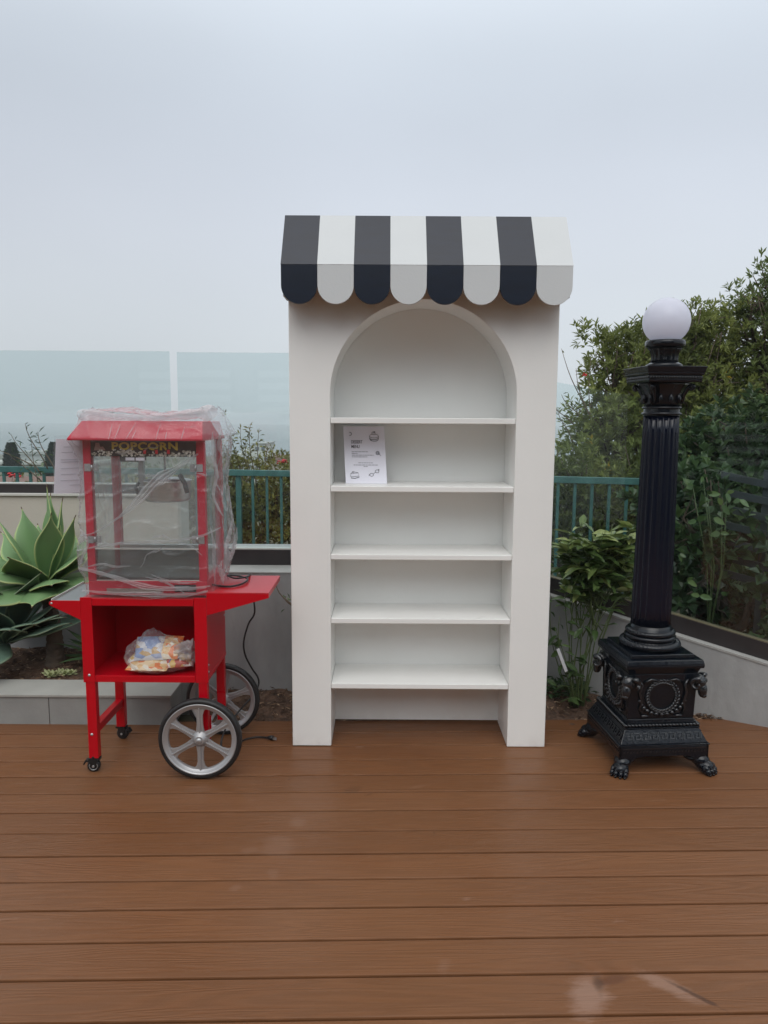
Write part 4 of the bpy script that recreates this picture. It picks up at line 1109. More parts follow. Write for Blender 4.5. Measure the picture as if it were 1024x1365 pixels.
# ================================================================== LAMP POST
def lamp():
    O = (1.182, 3.185, 0)
    t_ = thing('lamp_post', 'ornate black cast iron lamp post with white globe on clawed square pedestal', 'lamp post', O, .08)
    I, D = M['iron'], M['irondetail']
    # paws
    for sx in (-1, 1):
        for sy in (-1, 1):
            mb = MB(); a_ = math.atan2(sy, sx)
            if sy < 0: a_ = math.atan2(-1.0, sx * .75)
            mb.M = Matrix.Translation((sx * .172, sy * .172, 0)) @ Matrix.Rotation(a_, 4, 'Z')
            mb.ball((.0, 0, .050), (.040, .036, .030), 16, 10); mb.ball((.020, 0, .032), (.042, .033, .026), 16, 10)
            mb.ball((-.03, 0, .055), (.045, .045, .02), 14, 8)
            for k, w in enumerate((-.027, -.0095, .0095, .027)):
                l_ = .058 - .006 * abs(k - 1.5)
                mb.ball((l_ - .012, w, .024), (.020, .0112, .019), 12, 8); mb.ball((l_ + .001, w * 1.03, .015), (.014, .0106, .0145), 12, 8)
                mb.ball((l_ + .011, w * 1.04, .006), (.007, .0048, .006), 8, 6)
            mb.build('paw_foot', I, t_)
    # plinth, arched under the sides
    h = .196
    pl = MB()
    for k in range(4):
        pl.M = Matrix.Rotation(k * pi / 2, 4, 'Z')
        poly = [(-h, .058), (-h, .124), (h, .124), (h, .058), (h - .055, .058), (h - .075, .072), (h - .12, .078), (-h + .12, .078), (-h + .075, .072), (-h + .055, .058)]
        pl.prism(poly, -h, -h + .012, 'y')
    pl.M = Matrix.Identity(4); pl.box(-h + .0125, h - .0125, -h + .0125, h - .0125, .082, .1235)
    pl.build('plinth', I, t_, (0, 0, 0), .003)
    pt_ = MB()
    for k in range(4):
        pt_.M = Matrix.Rotation(k * pi / 2, 4, 'Z')
        pt_.box(-h + .012, h - .012, -h - .0028, -h - .0002, .112, .1175)
        for i in range(26):
            x = -h + .02 + i * (2 * h - .04) / 25
            pt_.box(x - .004, x + .004, -h - .003, -h - .0002, .094 + .004 * (i % 2), .105)
    pt_.build('plinth_relief', D, t_)
    # sloped moulding with key pattern
    ml = MB(); ml.frustum(.199, .1245, .199, .131); ml.frustum(.192, .1312, .164, .188); ml.frustum(.167, .1882, .167, .194)
    ml.build('moulding', I, t_, (0, 0, 0), .0025)
    ky = MB(); sl = math.atan2(.188 - .1312, .192 - .164)
    for k in range(4):
        for i in range(9):
            x = -.150 + i * .0375
            if abs(x) > .155: continue
            base = Matrix.Rotation(k * pi / 2, 4, 'Z') @ Matrix.Translation((x, -.178, .1597)) @ Matrix.Rotation(sl, 4, 'X')
            ky.M = base
            for (u0, u1, v0, v1) in ((-.015, .012, .012, .016), (.008, .012, -.012, .0118), (-.009, .0078, -.012, -.008), (-.009, -.005, -.0078, .005), (-.0048, .003, .001, .005), (.014, .018, -.016, .016)):
                ky.box(u0, u1, v0, v1, .0002, .0035)
        for i in range(22):
            ky.M = Matrix.Rotation(k * pi / 2, 4, 'Z') @ Matrix.Translation((-.158 + i * .01505, -.161, .2025)) @ Matrix.Rotation(.6, 4, 'Y')
            ky.ball((0, 0, 0), (.0095, .008, .0062), 8, 6)
    ky.build('key_pattern', D, t_)
    # pedestal body
    bd = MB(); bd.frustum(.158, .1945, .156, .204); bd.frustum(.150, .2042, .146, .225); bd.frustum(.146, .2252, .151, .425); bd.frustum(.151, .4252, .160, .452)
    bd.frustum(.169, .4522, .171, .468); bd.frustum(.171, .4682, .165, .488)
    bd.frustum(.140, .4882, .138, .505)
    bd.build('pedestal', I, t_, (0, 0, 0), .003)
    wr = MB()
    for k in range(4):
        B = Matrix.Rotation(k * pi / 2, 4, 'Z') @ Matrix.Translation((0, -.1515, .325))
        for i in range(30):   # wreath of leaves
            a_ = 2 * pi * i / 30
            for q in (-1, 1):
                wr.M = B @ Matrix.Rotation(-a_, 4, 'Y') @ Matrix.Translation((.066 + q * .005, 0, 0)) @ Matrix.Rotation(q * .5, 4, 'Y')
                wr.ball((0, 0, 0), (.005, .007, .012), 7, 5)
        for i in range(13):   # garland below
            a_ = pi + pi * (i + .5) / 13
            wr.M = B @ Matrix.Translation((.098 * cos(a_), 0, -.010 + .070 * sin(a_)))
            wr.ball((0, 0, 0), (.010, .008, .010), 8, 6)
        for s_ in (-1, 1):    # ribbons and rosettes
            wr.M = B
            wr.tube([(s_ * .108, -.001, .075), (s_ * .095, -.004, .055), (s_ * .103, -.004, .02), (s_ * .092, -.004, -.02), (s_ * .10, -.003, -.05), (s_ * .09, -.002, -.08)], [.006, .008, .007, .006, .005, .003], 6)
            wr.tube([(s_ * .085, -.002, .062), (s_ * .055, -.004, .078), (s_ * .02, -.004, .072)], [.006, .006, .003], 6)
            wr.ball((s_ * .075, 0, -.085), (.018, .006, .006), 8, 5)
            wr.ball((s_ * .040, 0, .050), (.010, .008, .006), 8, 5)
    wr.build('wreath_relief', D, t_)
    for sx in (-1, 1):
        for sy in (-1, 1):
            mb = MB(); a_ = math.atan2(sy, sx)
            mb.M = Matrix.Translation((sx * .150, sy * .150, .385)) @ Matrix.Rotation(a_, 4, 'Z')
            mb.ball((.004, 0, .006), (.034, .030, .034), 14, 10); mb.ball((.024, 0, -.028), (.020, .020, .034), 12, 8); mb.ball((.030, 0, -.050), (.013, .014, .012), 10, 7)
            for s_ in (-1, 1):    # curled horns
                pts = [(.010 + .026 * cos(th) * (1 - th / 14), s_ * (.032 + .004 * th * .6), .004 + .026 * sin(th) * (1 - th / 14)) for th in [k * .45 + .9 for k in range(14)]]
                mb.tube(pts, [.013 * (1 - k / 17) * (1 + .12 * (k % 2)) for k in range(14)], 8)
            mb.build('ram_head', D, t_)
    # base rings
    rg = MB(); rg.torus((0, 0, .522), .113, .0165, rope=46, seg=140); rg.lathe([(.113, .506), (.113, .536), (.100, .540), (.098, .548)], seg=40)
    rg.torus((0, 0, .553), .100, .010, seg=48); rg.torus((0, 0, .573), .092, .0125, rope=40, seg=130); rg.lathe([(.098, .548), (.094, .585), (.087, .592), (.086, .606)], seg=40)
    rg.build('base_rings', I, t_)
    # fluted shaft
    sh = MB(); prof = [(.0845 - .0115 * (i / 12) ** 1.3, .600 + .92 * i / 12) for i in range(13)]
    sh.lathe(prof, seg=160, flute=20, fd=.085); sh.build('shaft', mat('blue_black_gloss', (.002, .004, .013), .14, spec=.34, coat=.1, bump=.08, bscale=25), t_)
    rg = MB(); rg.torus((0, 0, 1.523), .0755, .0065); rg.lathe([(.0735, 1.515), (.0735, 1.552)], seg=40, cap=False); rg.torus((0, 0, 1.548), .0755, .005)
    rg.build('neck_ring', I, t_)
    cp = MB(); cp.lathe([(.0735, 1.5525), (.0745, 1.575), (.079, 1.600), (.088, 1.622), (.101, 1.640), (.108, 1.651)], seg=96, flute=12, fd=.06)
    for k in range(4):
        a_ = pi / 4 + k * pi / 2
        cp.M = Matrix.Rotation(a_, 4, 'Z')
        cp.torus((.118, 0, 1.633), .010, .006, 'y', 18, 8); cp.tube([(.080, 0, 1.565), (.088, 0, 1.60), (.102, 0, 1.628), (.118, 0, 1.645)], [.006, .008, .010, .007], 8)
        cp.ball((.118, 0, 1.633), (.008, .012, .008), 8, 6)
    cp.M = Matrix.Identity(4)
    for k in range(12):
        a_ = 2 * pi * k / 12; cp.ball((.078 * cos(a_), .078 * sin(a_), 1.585), (.010, .010, .022), 8, 6)
    cp.build('capital', I, t_)
    ab = MB(); ab.frustum(.112, 1.6515, .115, 1.662); ab.frustum(.113, 1.6622, .113, 1.680); ab.frustum(.118, 1.6802, .121, 1.690); ab.frustum(.121, 1.6902, .127, 1.716)
    ab.build('abacus', I, t_, (0, 0, 0), .002)
    dn = MB()
    for k in range(4):
        dn.M = Matrix.Rotation(k * pi / 2, 4, 'Z')
        for i in range(20): dn.ball((-.106 + i * .01115, -.1145, 1.671), (.0042, .0035, .0055), 7, 5)
    dn.build('dentils', D, t_)
    nk = MB(); nk.lathe([(.074, 1.7165), (.074, 1.728), (.066, 1.732), (.057, 1.737)], seg=40)
    nk.lathe([(.056, 1.7365), (.054, 1.750), (.055, 1.768), (.061, 1.785), (.071, 1.797)], seg=112, flute=16, fd=.10)
    nk.lathe([(.072, 1.7972), (.080, 1.801), (.0815, 1.812), (.0815, 1.822), (.078, 1.828), (.060, 1.829)], seg=48)
    nk.build('lamp_neck', I, t_)
    gl = MB(); gl.ball((0, 0, 1.908), .0965, 64, 40); gl.build('globe', M['globe'], t_)
lamp()

# ================================================================== AGAVES
def agave_leaf(mb_list, base, az, el, L, Wd, curl, roll, tipcurl=.0, sd=0, cup=.30):
    V, F, var = mb_list
    nu, nv = 15, 30; b0 = len(V)
    d0 = Vector((cos(az) * cos(el), sin(az) * cos(el), sin(el)))
    side = Vector((-sin(az), cos(az), 0)); p = Vector(base); d = d0.copy(); pts = []
    up = side.cross(d) * -1
    if up.z < 0: up = -up
    for j in range(nv + 1):
        t_ = j / nv; pts.append((p.copy(), d.copy()))
        ang = curl / nv * (1 + .5 * t_) + (tipcurl / nv * 4 if t_ > .75 else 0)
        d = (Matrix.Rotation(-ang, 3, side) @ d).normalized() if True else d
        p = p + d * L / nv
    wv = lambda t_: (.30 + 1.05 * sin(pi * min(1, t_ * 1.02) ** 1.25) ** 1.0 * 1.0) * (1 - t_ ** 5) * (1 if t_ < .6 else 1 - ((t_ - .6) / .4) ** 2 * .93)
    for j, (p, d) in enumerate(pts):
        t_ = j / nv; u_ = side.cross(d); u_ = u_ if u_.z > 0 or abs(u_.z) < 1e-6 else -u_
        u_ = (d.cross(side)).normalized() * (-1)
        rr_ = Matrix.Rotation(roll * t_, 3, d); s2 = rr_ @ side; u2 = rr_ @ u_
        if u2.dot(Vector((0, 0, 1))) < 0 and el < 1.2: pass
        w_ = Wd * .5 * wv(t_) / 1.2
        for i in range(nu):
            a_ = i / (nu - 1) * 2 - 1
            wave = .05 * w_ * sin(t_ * 13 + sd + a_) * abs(a_) ** 3
            q = p + s2 * a_ * w_ + u2 * (cup * w_ * (a_ * a_) + wave) 
            V.append(tuple(q)); e_ = max(0, (abs(a_) - .84) / .16)
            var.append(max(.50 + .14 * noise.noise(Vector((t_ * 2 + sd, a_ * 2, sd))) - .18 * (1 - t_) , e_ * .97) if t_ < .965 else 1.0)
    for j in range(nv):
        for i in range(nu - 1):
            F.append((b0 + j * nu + i, b0 + j * nu + i + 1, b0 + (j + 1) * nu + i + 1, b0 + (j + 1) * nu + i))
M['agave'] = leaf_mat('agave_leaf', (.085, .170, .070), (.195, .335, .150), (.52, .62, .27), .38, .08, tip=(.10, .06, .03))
M['agave2'] = leaf_mat('blue_agave_leaf', (.065, .11, .085), (.15, .24, .18), (.30, .42, .28), .45, .05, tip=(.08, .05, .03))
def agave(label, base, trunkbase, leaves, m, tr, grow=(1, 1)):
    t_ = thing('agave_plant', label, 'agave', trunkbase)
    V, F, var = [], [], []
    B = Vector(base)
    for k, (az, el, L, Wd, curl, roll) in enumerate(leaves):
        if tr and el < -5: continue
        if tr: el = max(el, 8) + 6
        L *= grow[0] * (1.12 if el > 60 else 1); Wd *= grow[1]
        agave_leaf((V, F, var), B + Vector((cos(radians(az)) * .018, sin(radians(az)) * .018, .006 * (el / 30))), radians(az), radians(el), L, Wd, curl, roll, sd=k * 1.7)
    V = [tuple(Vector(v) - Vector(trunkbase)) for v in V]
    o = np_mesh('rosette', V, F, m, t_, var, smooth=True)
    sl = o.modifiers.new('thick', 'SOLIDIFY'); sl.thickness = .005; sl.offset = -1
    if tr:
        T0, T1 = Vector(trunkbase), B
        mb = MB()
        def f_(u, v):
            a_ = 2 * pi * u; c_ = T0.lerp(T1, v) + Vector((.016 * sin(v * pi), 0, 0))
            r_ = tr * (1 - .22 * v) * (1 + .10 * (noise.noise(Vector((cos(a_) * 2, sin(a_) * 2, v * 24)))) + .07 * (1 if int(v * 26) % 2 else 0)) + .012 * (1 - v) ** 6
            return (c_.x + r_ * cos(a_), c_.y + r_ * sin(a_), c_.z)
        mb.grid(26, 90, f_, wrap=True); mb.build('trunk', M['bark'], t_, trunkbase)
    return t_
A1 = (-1.868, 4.0, .565)
L1 = []
# (azimuth: -90 faces the camera, elevation, length, width, curl, roll)
for a_ in [(-95, 40, .33, .150, -.35, .0), (-60, 22, .30, .13, -.5, .2), (-125, 28, .34, .135, -.45, -.2), (-20, 42, .30, .125, -.35, .2), (18, 40, .29, .12, -.3, .1), (-150, 30, .36, .13, -.35, -.1),
           (-178, 34, .37, .13, -.3, .0), (155, 44, .36, .13, -.3, .1), (-75, 4, .32, .14, -.55, .2), (-112, 2, .36, .14, -.6, -.2), (-35, 6, .32, .13, -.5, .2), (0, 14, .30, .12, -.45, .0),
           (-145, 2, .40, .13, -.5, .0), (-170, 6, .38, .13, -.45, .0), (120, 50, .34, .12, -.2, 0), (75, 52, .34, .12, -.2, 0), (40, 48, .32, .12, -.3, 0), (-50, 66, .34, .10, -.12, .0), (10, 74, .37, .085, -.05, 0),
           (70, 78, .38, .085, -.02, 0), (-150, 62, .34, .11, -.2, 0), (150, 66, .34, .11, -.1, 0), (20, 82, .42, .070, -.0, .3), (-10, 62, .33, .10, -.12, 0), (100, 20, .32, .12, -.4, 0), (50, 12, .3, .12, -.4, 0), (-95, -16, .26, .12, -.6, .1), (-30, -18, .26, .11, -.7, .1), (-160, -14, .32, .12, -.6, .1)]:
    L1.append(a_)
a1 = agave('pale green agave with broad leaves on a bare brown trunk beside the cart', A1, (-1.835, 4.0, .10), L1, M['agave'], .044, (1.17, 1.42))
L2 = []
rr_ = random.Random(9)
for k in range(20):
    L2.append((rr_.uniform(-180, 180) if k > 7 else [-100, -60, -30, -130, -10, -80, 15, -150][k], rr_.uniform(20, 68) if k > 7 else [50, 42, 36, 56, 50, 12, 30, 25][k], rr_.uniform(.32, .42), rr_.uniform(.10, .13), -rr_.uniform(.3, .6), rr_.uniform(-.2, .2)))
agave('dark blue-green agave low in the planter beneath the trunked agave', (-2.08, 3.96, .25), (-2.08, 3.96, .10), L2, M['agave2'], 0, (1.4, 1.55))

# small succulents
def small_rosette(name, label, cat, c, n, L, Wd, m, el=(10, 60)):
    t_ = thing(name, label, cat, c); V, F, var = [], [], []
    r2 = random.Random(n)
    for k in range(n):
        agave_leaf((V, F, var), (0, 0, .006), radians(k * 137.5), radians(el[0] + (el[1] - el[0]) * k / n + r2.uniform(-6, 6)), L * r2.uniform(.8, 1.1), Wd, -.5, 0, sd=k)
    np_mesh('leaves', V, F, m, t_, var, smooth=True); return t_
M['cream'] = leaf_mat('cream_succulent', (.20, .24, .12), (.46, .50, .26), (.66, .68, .42), .5, .1)
M['mauve'] = leaf_mat('mauve_succulent', (.16, .12, .16), (.28, .22, .30), (.40, .32, .42), .5, .1)
M['strap'] = leaf_mat('strappy_leaf', (.035, .07, .03), (.075, .14, .055), (.15, .22, .08), .45, .15)
V, F, var = [], [], []
t_ = thing('ground_succulent', 'small cream and green succulent at the planter kerb', 'succulent', (-1.745, 3.80, .125))
for (dx, dy) in ((0, 0), (.045, .01), (-.045, .01), (.02, .03), (.075, .02), (-.02, -.02)):
    for k in range(11): agave_leaf((V, F, var), (dx, dy, .004), radians(k * 137.5), radians(12 + 5 * k), .040, .017, -.4, 0, sd=k)
np_mesh('leaves', V, F, M['cream'], t_, var, smooth=True)
small_rosette('ground_succulent', 'small mauve succulent rosette beside the left cart leg', 'succulent', (-1.52, 3.82, .15), 16, .05, .022, M['mauve'])
small_rosette('strappy_plant', 'dark strap-leaved plant between agave trunk and cart', 'plant', (-1.60, 4.08, .12), 22, .30, .045, M['strap'], (8, 62))

# ================================================================== SHRUBS AND TREES
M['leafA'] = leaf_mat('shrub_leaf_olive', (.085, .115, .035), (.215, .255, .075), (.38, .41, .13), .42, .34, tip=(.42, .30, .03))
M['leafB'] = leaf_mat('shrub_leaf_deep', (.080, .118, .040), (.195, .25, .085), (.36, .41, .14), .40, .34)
M['leafC'] = leaf_mat('hedge_leaf_yellowish', (.11, .10, .04), (.23, .22, .07), (.42, .38, .09), .5, .3)
M['leafD'] = leaf_mat('ivy_leaf_dark', (.024, .048, .022), (.066, .115, .050), (.17, .25, .08), .35, .25)
M['citrus'] = leaf_mat('citrus_leaf', (.045, .085, .026), (.105, .17, .05), (.32, .38, .13), .28, .2)
def spread_tips(blobs, n, shell=.55):
    vols = np.array([b[3] * b[4] * b[5] for b in blobs]); pr = vols ** .8 / (vols ** .8).sum()
    idx = rng.choice(len(blobs), n, p=pr); B = np.array(blobs)[idx]
    d = norm(rng.normal(size=(n, 3))); r = rng.random(n) ** shell
    lump = 1 + .18 * np.sin(d[:, 0] * 7 + idx) * np.cos(d[:, 2] * 6 + idx * 2)
    P = B[:, :3] + d * (r * lump)[:, None] * B[:, 3:6]
    return P, d, r, idx
def shrub(name, label, cat, base, blobs, ntips, per, L, Wd, m, group=None, limb=True, wood=None, dirz=.7, shell=.5, bright=.0, extra=None):
    t_ = thing(name, label, cat, base, 0, group); bp = Vector(base)
    P, d, r, idx = spread_tips(blobs, ntips, shell)
    if extra is not None:
        P = np.concatenate([P, extra[0]]); d = np.concatenate([d, extra[1]]); r = np.concatenate([r, np.full(len(extra[0]), .9)]); idx = np.concatenate([idx, np.zeros(len(extra[0]), int)])
    n = len(P)
    tw = norm(d * .8 + rng.normal(size=(n, 3)) * .45 + np.array([0, 0, dirz]))
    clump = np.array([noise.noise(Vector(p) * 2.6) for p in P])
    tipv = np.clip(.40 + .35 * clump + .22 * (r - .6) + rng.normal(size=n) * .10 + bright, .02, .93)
    k = per
    PP = np.repeat(P, k, 0); TW = np.repeat(tw, k, 0)
    rad = norm(np.cross(TW, rng.normal(size=(n * k, 3))))
    s = rng.random(n * k)
    D = TW * (.35 + .9 * s)[:, None] + rad * (1.0 - .35 * s)[:, None]
    PP = PP + TW * (s * L * .9)[:, None]
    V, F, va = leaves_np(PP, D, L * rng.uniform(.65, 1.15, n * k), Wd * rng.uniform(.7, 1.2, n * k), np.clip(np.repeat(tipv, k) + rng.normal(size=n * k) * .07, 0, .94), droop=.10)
    rare = rng.random(n) < .004
    va = va.reshape(n, -1); va[rare] = 1.0; va = va.ravel()
    V = V - np.array(base)
    np_mesh('foliage', V, F, m, t_, va)
    if limb:
        w = MB(); r2 = random.Random(len(label))
        for b in blobs:
            c_ = Vector(b[:3]); pts = []; 
            for q in range(9):
                s_ = q / 8; p = bp.lerp(c_, s_) + Vector((noise.noise(Vector((s_ * 3, b[0], 1))), noise.noise(Vector((s_ * 3, b[1], 5))), 0)) * .22 * sin(pi * s_)
                p.z = bp.z + (c_.z - bp.z) * s_ ** .8; pts.append(tuple(p))
            w.tube(pts, [.035 * (1 - .65 * q / 8) for q in range(9)], 7)
            for j in range(26):
                dd = Vector((r2.gauss(0, 1), r2.gauss(0, 1), r2.gauss(.4, .8))).normalized(); e_ = c_ + Vector((dd.x * b[3], dd.y * b[4], dd.z * b[5])) * r2.uniform(.7, 1.0)
                s0 = Vector(pts[r2.randrange(5, 9)])
                mid = s0.lerp(e_, .5) + Vector((r2.gauss(0, .05), r2.gauss(0, .05), r2.uniform(-.06, .08)))
                w.tube([tuple(s0), tuple(mid), tuple(e_)], [.011, .007, .003], 5)
        w.build('branches', wood or M['bark'], t_, base)
    return t_

# tall evergreen shrubs behind the right-hand glass (whorled oblong leaves)
g = 'evergreen trees behind the right glass'
ex_n = 60
u = rng.random(ex_n)
ex = (np.stack([1.66 + u * .55, np.full(ex_n, 6.5) + rng.normal(size=ex_n) * .08, 2.27 - .30 * u * (1 - u) + rng.normal(size=ex_n) * .045 - .02], 1), np.tile(np.array([-.5, 0, .8]), (ex_n, 1)))
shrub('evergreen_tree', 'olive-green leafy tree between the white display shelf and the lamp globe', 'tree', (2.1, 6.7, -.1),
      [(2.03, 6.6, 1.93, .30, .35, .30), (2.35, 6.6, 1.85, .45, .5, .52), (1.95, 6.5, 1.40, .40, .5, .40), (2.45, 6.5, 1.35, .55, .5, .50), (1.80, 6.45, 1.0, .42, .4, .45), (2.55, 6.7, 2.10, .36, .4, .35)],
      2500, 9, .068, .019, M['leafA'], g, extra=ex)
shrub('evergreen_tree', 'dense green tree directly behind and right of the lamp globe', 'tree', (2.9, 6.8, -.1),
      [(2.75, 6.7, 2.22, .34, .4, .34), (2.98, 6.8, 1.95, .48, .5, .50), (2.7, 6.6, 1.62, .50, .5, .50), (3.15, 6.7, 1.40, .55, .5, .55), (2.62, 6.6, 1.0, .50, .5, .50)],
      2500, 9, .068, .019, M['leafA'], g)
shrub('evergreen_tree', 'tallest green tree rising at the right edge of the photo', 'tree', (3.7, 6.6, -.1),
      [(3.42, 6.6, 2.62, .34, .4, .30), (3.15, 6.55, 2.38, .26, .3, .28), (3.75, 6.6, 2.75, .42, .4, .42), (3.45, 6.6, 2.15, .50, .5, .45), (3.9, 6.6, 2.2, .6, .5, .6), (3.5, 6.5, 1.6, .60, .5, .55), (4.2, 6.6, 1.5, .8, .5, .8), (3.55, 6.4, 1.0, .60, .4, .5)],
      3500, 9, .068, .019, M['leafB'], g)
# lower dark growth behind railing and right glass
g2 = 'dark leafy bushes low behind the right glass'
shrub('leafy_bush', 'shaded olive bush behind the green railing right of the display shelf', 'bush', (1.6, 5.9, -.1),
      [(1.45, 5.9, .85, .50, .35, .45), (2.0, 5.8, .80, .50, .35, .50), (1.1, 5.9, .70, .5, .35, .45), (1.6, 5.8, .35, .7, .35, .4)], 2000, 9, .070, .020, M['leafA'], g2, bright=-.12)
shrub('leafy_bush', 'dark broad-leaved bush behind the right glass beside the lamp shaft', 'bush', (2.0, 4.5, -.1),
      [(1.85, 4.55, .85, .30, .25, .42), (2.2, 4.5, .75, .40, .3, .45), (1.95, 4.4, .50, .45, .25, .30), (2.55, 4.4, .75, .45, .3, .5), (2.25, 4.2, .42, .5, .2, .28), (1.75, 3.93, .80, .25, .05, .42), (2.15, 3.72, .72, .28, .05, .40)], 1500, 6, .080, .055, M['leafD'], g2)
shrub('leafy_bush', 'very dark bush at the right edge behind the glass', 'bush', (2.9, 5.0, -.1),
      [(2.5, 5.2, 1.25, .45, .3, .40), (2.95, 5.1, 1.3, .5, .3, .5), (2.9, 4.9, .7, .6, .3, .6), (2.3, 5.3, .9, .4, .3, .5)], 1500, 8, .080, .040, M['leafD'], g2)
# hedge behind the railing, centre left
g3 = 'scrubby bushes behind the green railing'
shrub('hedge_bush', 'yellow-green scrubby hedge behind the railing between cart and display shelf', 'bush', (-1.1, 6.5, -.1),
      [(-1.35, 6.45, .75, .42, .35, .40), (-.95, 6.45, .80, .40, .35, .38), (-.55, 6.45, .78, .42, .35, .40), (-.15, 6.5, .75, .45, .35, .42), (-1.2, 6.3, .35, .5, .3, .35), (-.5, 6.3, .35, .6, .3, .35), (-1.75, 6.5, .65, .4, .3, .35)],
      4300, 8, .042, .017, M['leafC'], g3, shell=.4)
shrub('hedge_bush', 'low dull bush seen through the railing at the left edge', 'bush', (-3.6, 7.6, -.1),
      [(-3.9, 7.6, .42, .5, .4, .40), (-3.2, 7.7, .48, .45, .4, .42), (-2.6, 7.6, .50, .5, .4, .42), (-2.9, 7.4, .2, .9, .4, .35)], 1500, 8, .045, .020, M['leafC'], g3)
# tall sprigs standing over the hedge
def sprigs(name, label, cat, stems, m, lw, base, flower=None):
    t_ = thing(name, label, cat, base); st = MB(); P = []; D = []; ff = []
    r2 = random.Random(len(label) + 3)
    for (x0, y0, z0, x1, y1, z1, dens) in stems:
        a_, b_ = Vector((x0, y0, z0)), Vector((x1, y1, z1)); pts = []
        for q in range(8):
            s_ = q / 7; pts.append(tuple(a_.lerp(b_, s_) + Vector((.03 * sin(s_ * 4 + x0 * 9), 0, 0)) * s_))
        st.tube(pts, [.006 * (1 - .7 * q / 7) for q in range(8)], 5)
        for q in range(int(dens)):
            s_ = r2.uniform(.12, 1.0); i = min(6, int(s_ * 7)); p = Vector(pts[i]).lerp(Vector(pts[i + 1]), s_ * 7 - i)
            dd = Vector((r2.gauss(0, 1), r2.gauss(0, 1), r2.gauss(.5, .6))).normalized(); P.append(tuple(p + dd * r2.uniform(0, .05) * (1.3 - s_))); D.append(tuple(dd))
        ff.append(pts[-1])
    st.build('stem', M['twig'], t_, base)
    n = len(P)
    if n:
        V, F, va = leaves_np(np.array(P), np.array(D), lw[0] * rng.uniform(.7, 1.2, n), lw[1] * rng.uniform(.7, 1.2, n), rng.random(n) * .8)
        np_mesh('leaves', V - np.array(base), F, m, t_, va)
    if flower:
        fm = MB()
        for (x, y, z, s_) in flower:
            for q in range(9):
                dd = Vector((r2.gauss(0, 1), r2.gauss(0, 1), r2.gauss(.3, .8))).normalized(); fm.ball((x + dd.x * s_, y + dd.y * s_, z + dd.z * s_), (s_ * .6, s_ * .6, s_ * .35), 6, 4)
        fm.build('blossom', mat('red_petals', (.62, .045, .05), .6), t_, base)
    return t_
Yk = 6.35
sprigs('wild_shrub', 'tall budding sprigs rising above the hedge right of the popcorn machine', 'shrub',
       [(-1.20, Yk, .9, -1.355, Yk, 1.56, 16), (-1.22, Yk, .9, -1.29, Yk, 1.38, 50), (-1.15, Yk, .9, -1.225, Yk, 1.41, 26), (-1.10, Yk, .9, -1.155, Yk, 1.44, 60), (-1.12, Yk, .9, -1.19, Yk, 1.30, 60), (-1.05, Yk, .9, -1.09, Yk, 1.40, 20),
        (-1.25, Yk, .9, -1.40, Yk, 1.33, 50), (-1.0, Yk, .95, -1.03, Yk, 1.23, 40), (-1.3, Yk, .9, -1.33, Yk, 1.25, 60), (-.9, Yk, .95, -1.0, Yk, 1.27, 20)], M['leafC'], (.045, .016), (-1.1, Yk, -.1))
sprigs('flowering_shrub', 'red flower standing above the hedge beside the display shelf', 'flower', [(-.87, 6.3, .8, -.87, 6.3, 1.12, 20), (-.80, 6.3, .8, -.80, 6.3, 1.08, 16), (-.7, 6.3, .8, -.72, 6.3, 1.05, 16)], M['leafC'], (.045, .016), (-.86, 6.3, -.1),
       flower=[(-.87, 6.3, 1.125, .020), (-.895, 6.3, 1.115, .016), (-.845, 6.3, 1.12, .016)])
sprigs('flowering_shrub', 'red flower behind the railing at the left edge', 'flower', [(-3.25, 6.5, .5, -3.27, 6.5, .97, 14)], M['leafC'], (.05, .018), (-3.2, 6.5, -.1), flower=[(-3.27, 6.5, .985, .030), (-3.23, 6.5, .975, .022)])
sprigs('wild_shrub', 'feathery grey sprig rising behind the paper notice', 'shrub', [(-2.55, 5.6, .6, -2.66, 5.6, 1.30, 6), (-2.60, 5.6, 1.0, -2.83, 5.6, 1.22, 14), (-2.60, 5.6, 1.05, -2.80, 5.6, 1.36, 18), (-2.55, 5.6, 1.1, -2.70, 5.6, 1.44, 18), (-2.5, 5.6, 1.1, -2.62, 5.6, 1.38, 16), (-2.66, 5.6, 1.12, -2.93, 5.6, 1.26, 14)],
       M['leafD'], (.06, .008), (-2.5, 5.6, -.1))
sprigs('bare_shrub', 'bare grey twigs with a red bud beside the display shelf top', 'shrub',
       [(1.75, 6.3, 1.5, 1.45, 6.3, 2.08, 3), (1.74, 6.3, 1.5, 1.58, 6.3, 1.92, 4), (1.76, 6.3, 1.4, 1.70, 6.3, 2.02, 5), (1.68, 6.3, 1.5, 1.48, 6.3, 1.70, 8), (1.60, 6.3, 1.45, 1.42, 6.3, 1.62, 14), (1.6, 6.3, 1.3, 1.47, 6.3, 1.58, 30)],
       M['leafA'], (.055, .018), (1.7, 6.3, -.1), flower=[(1.675, 6.3, 1.865, .014)])

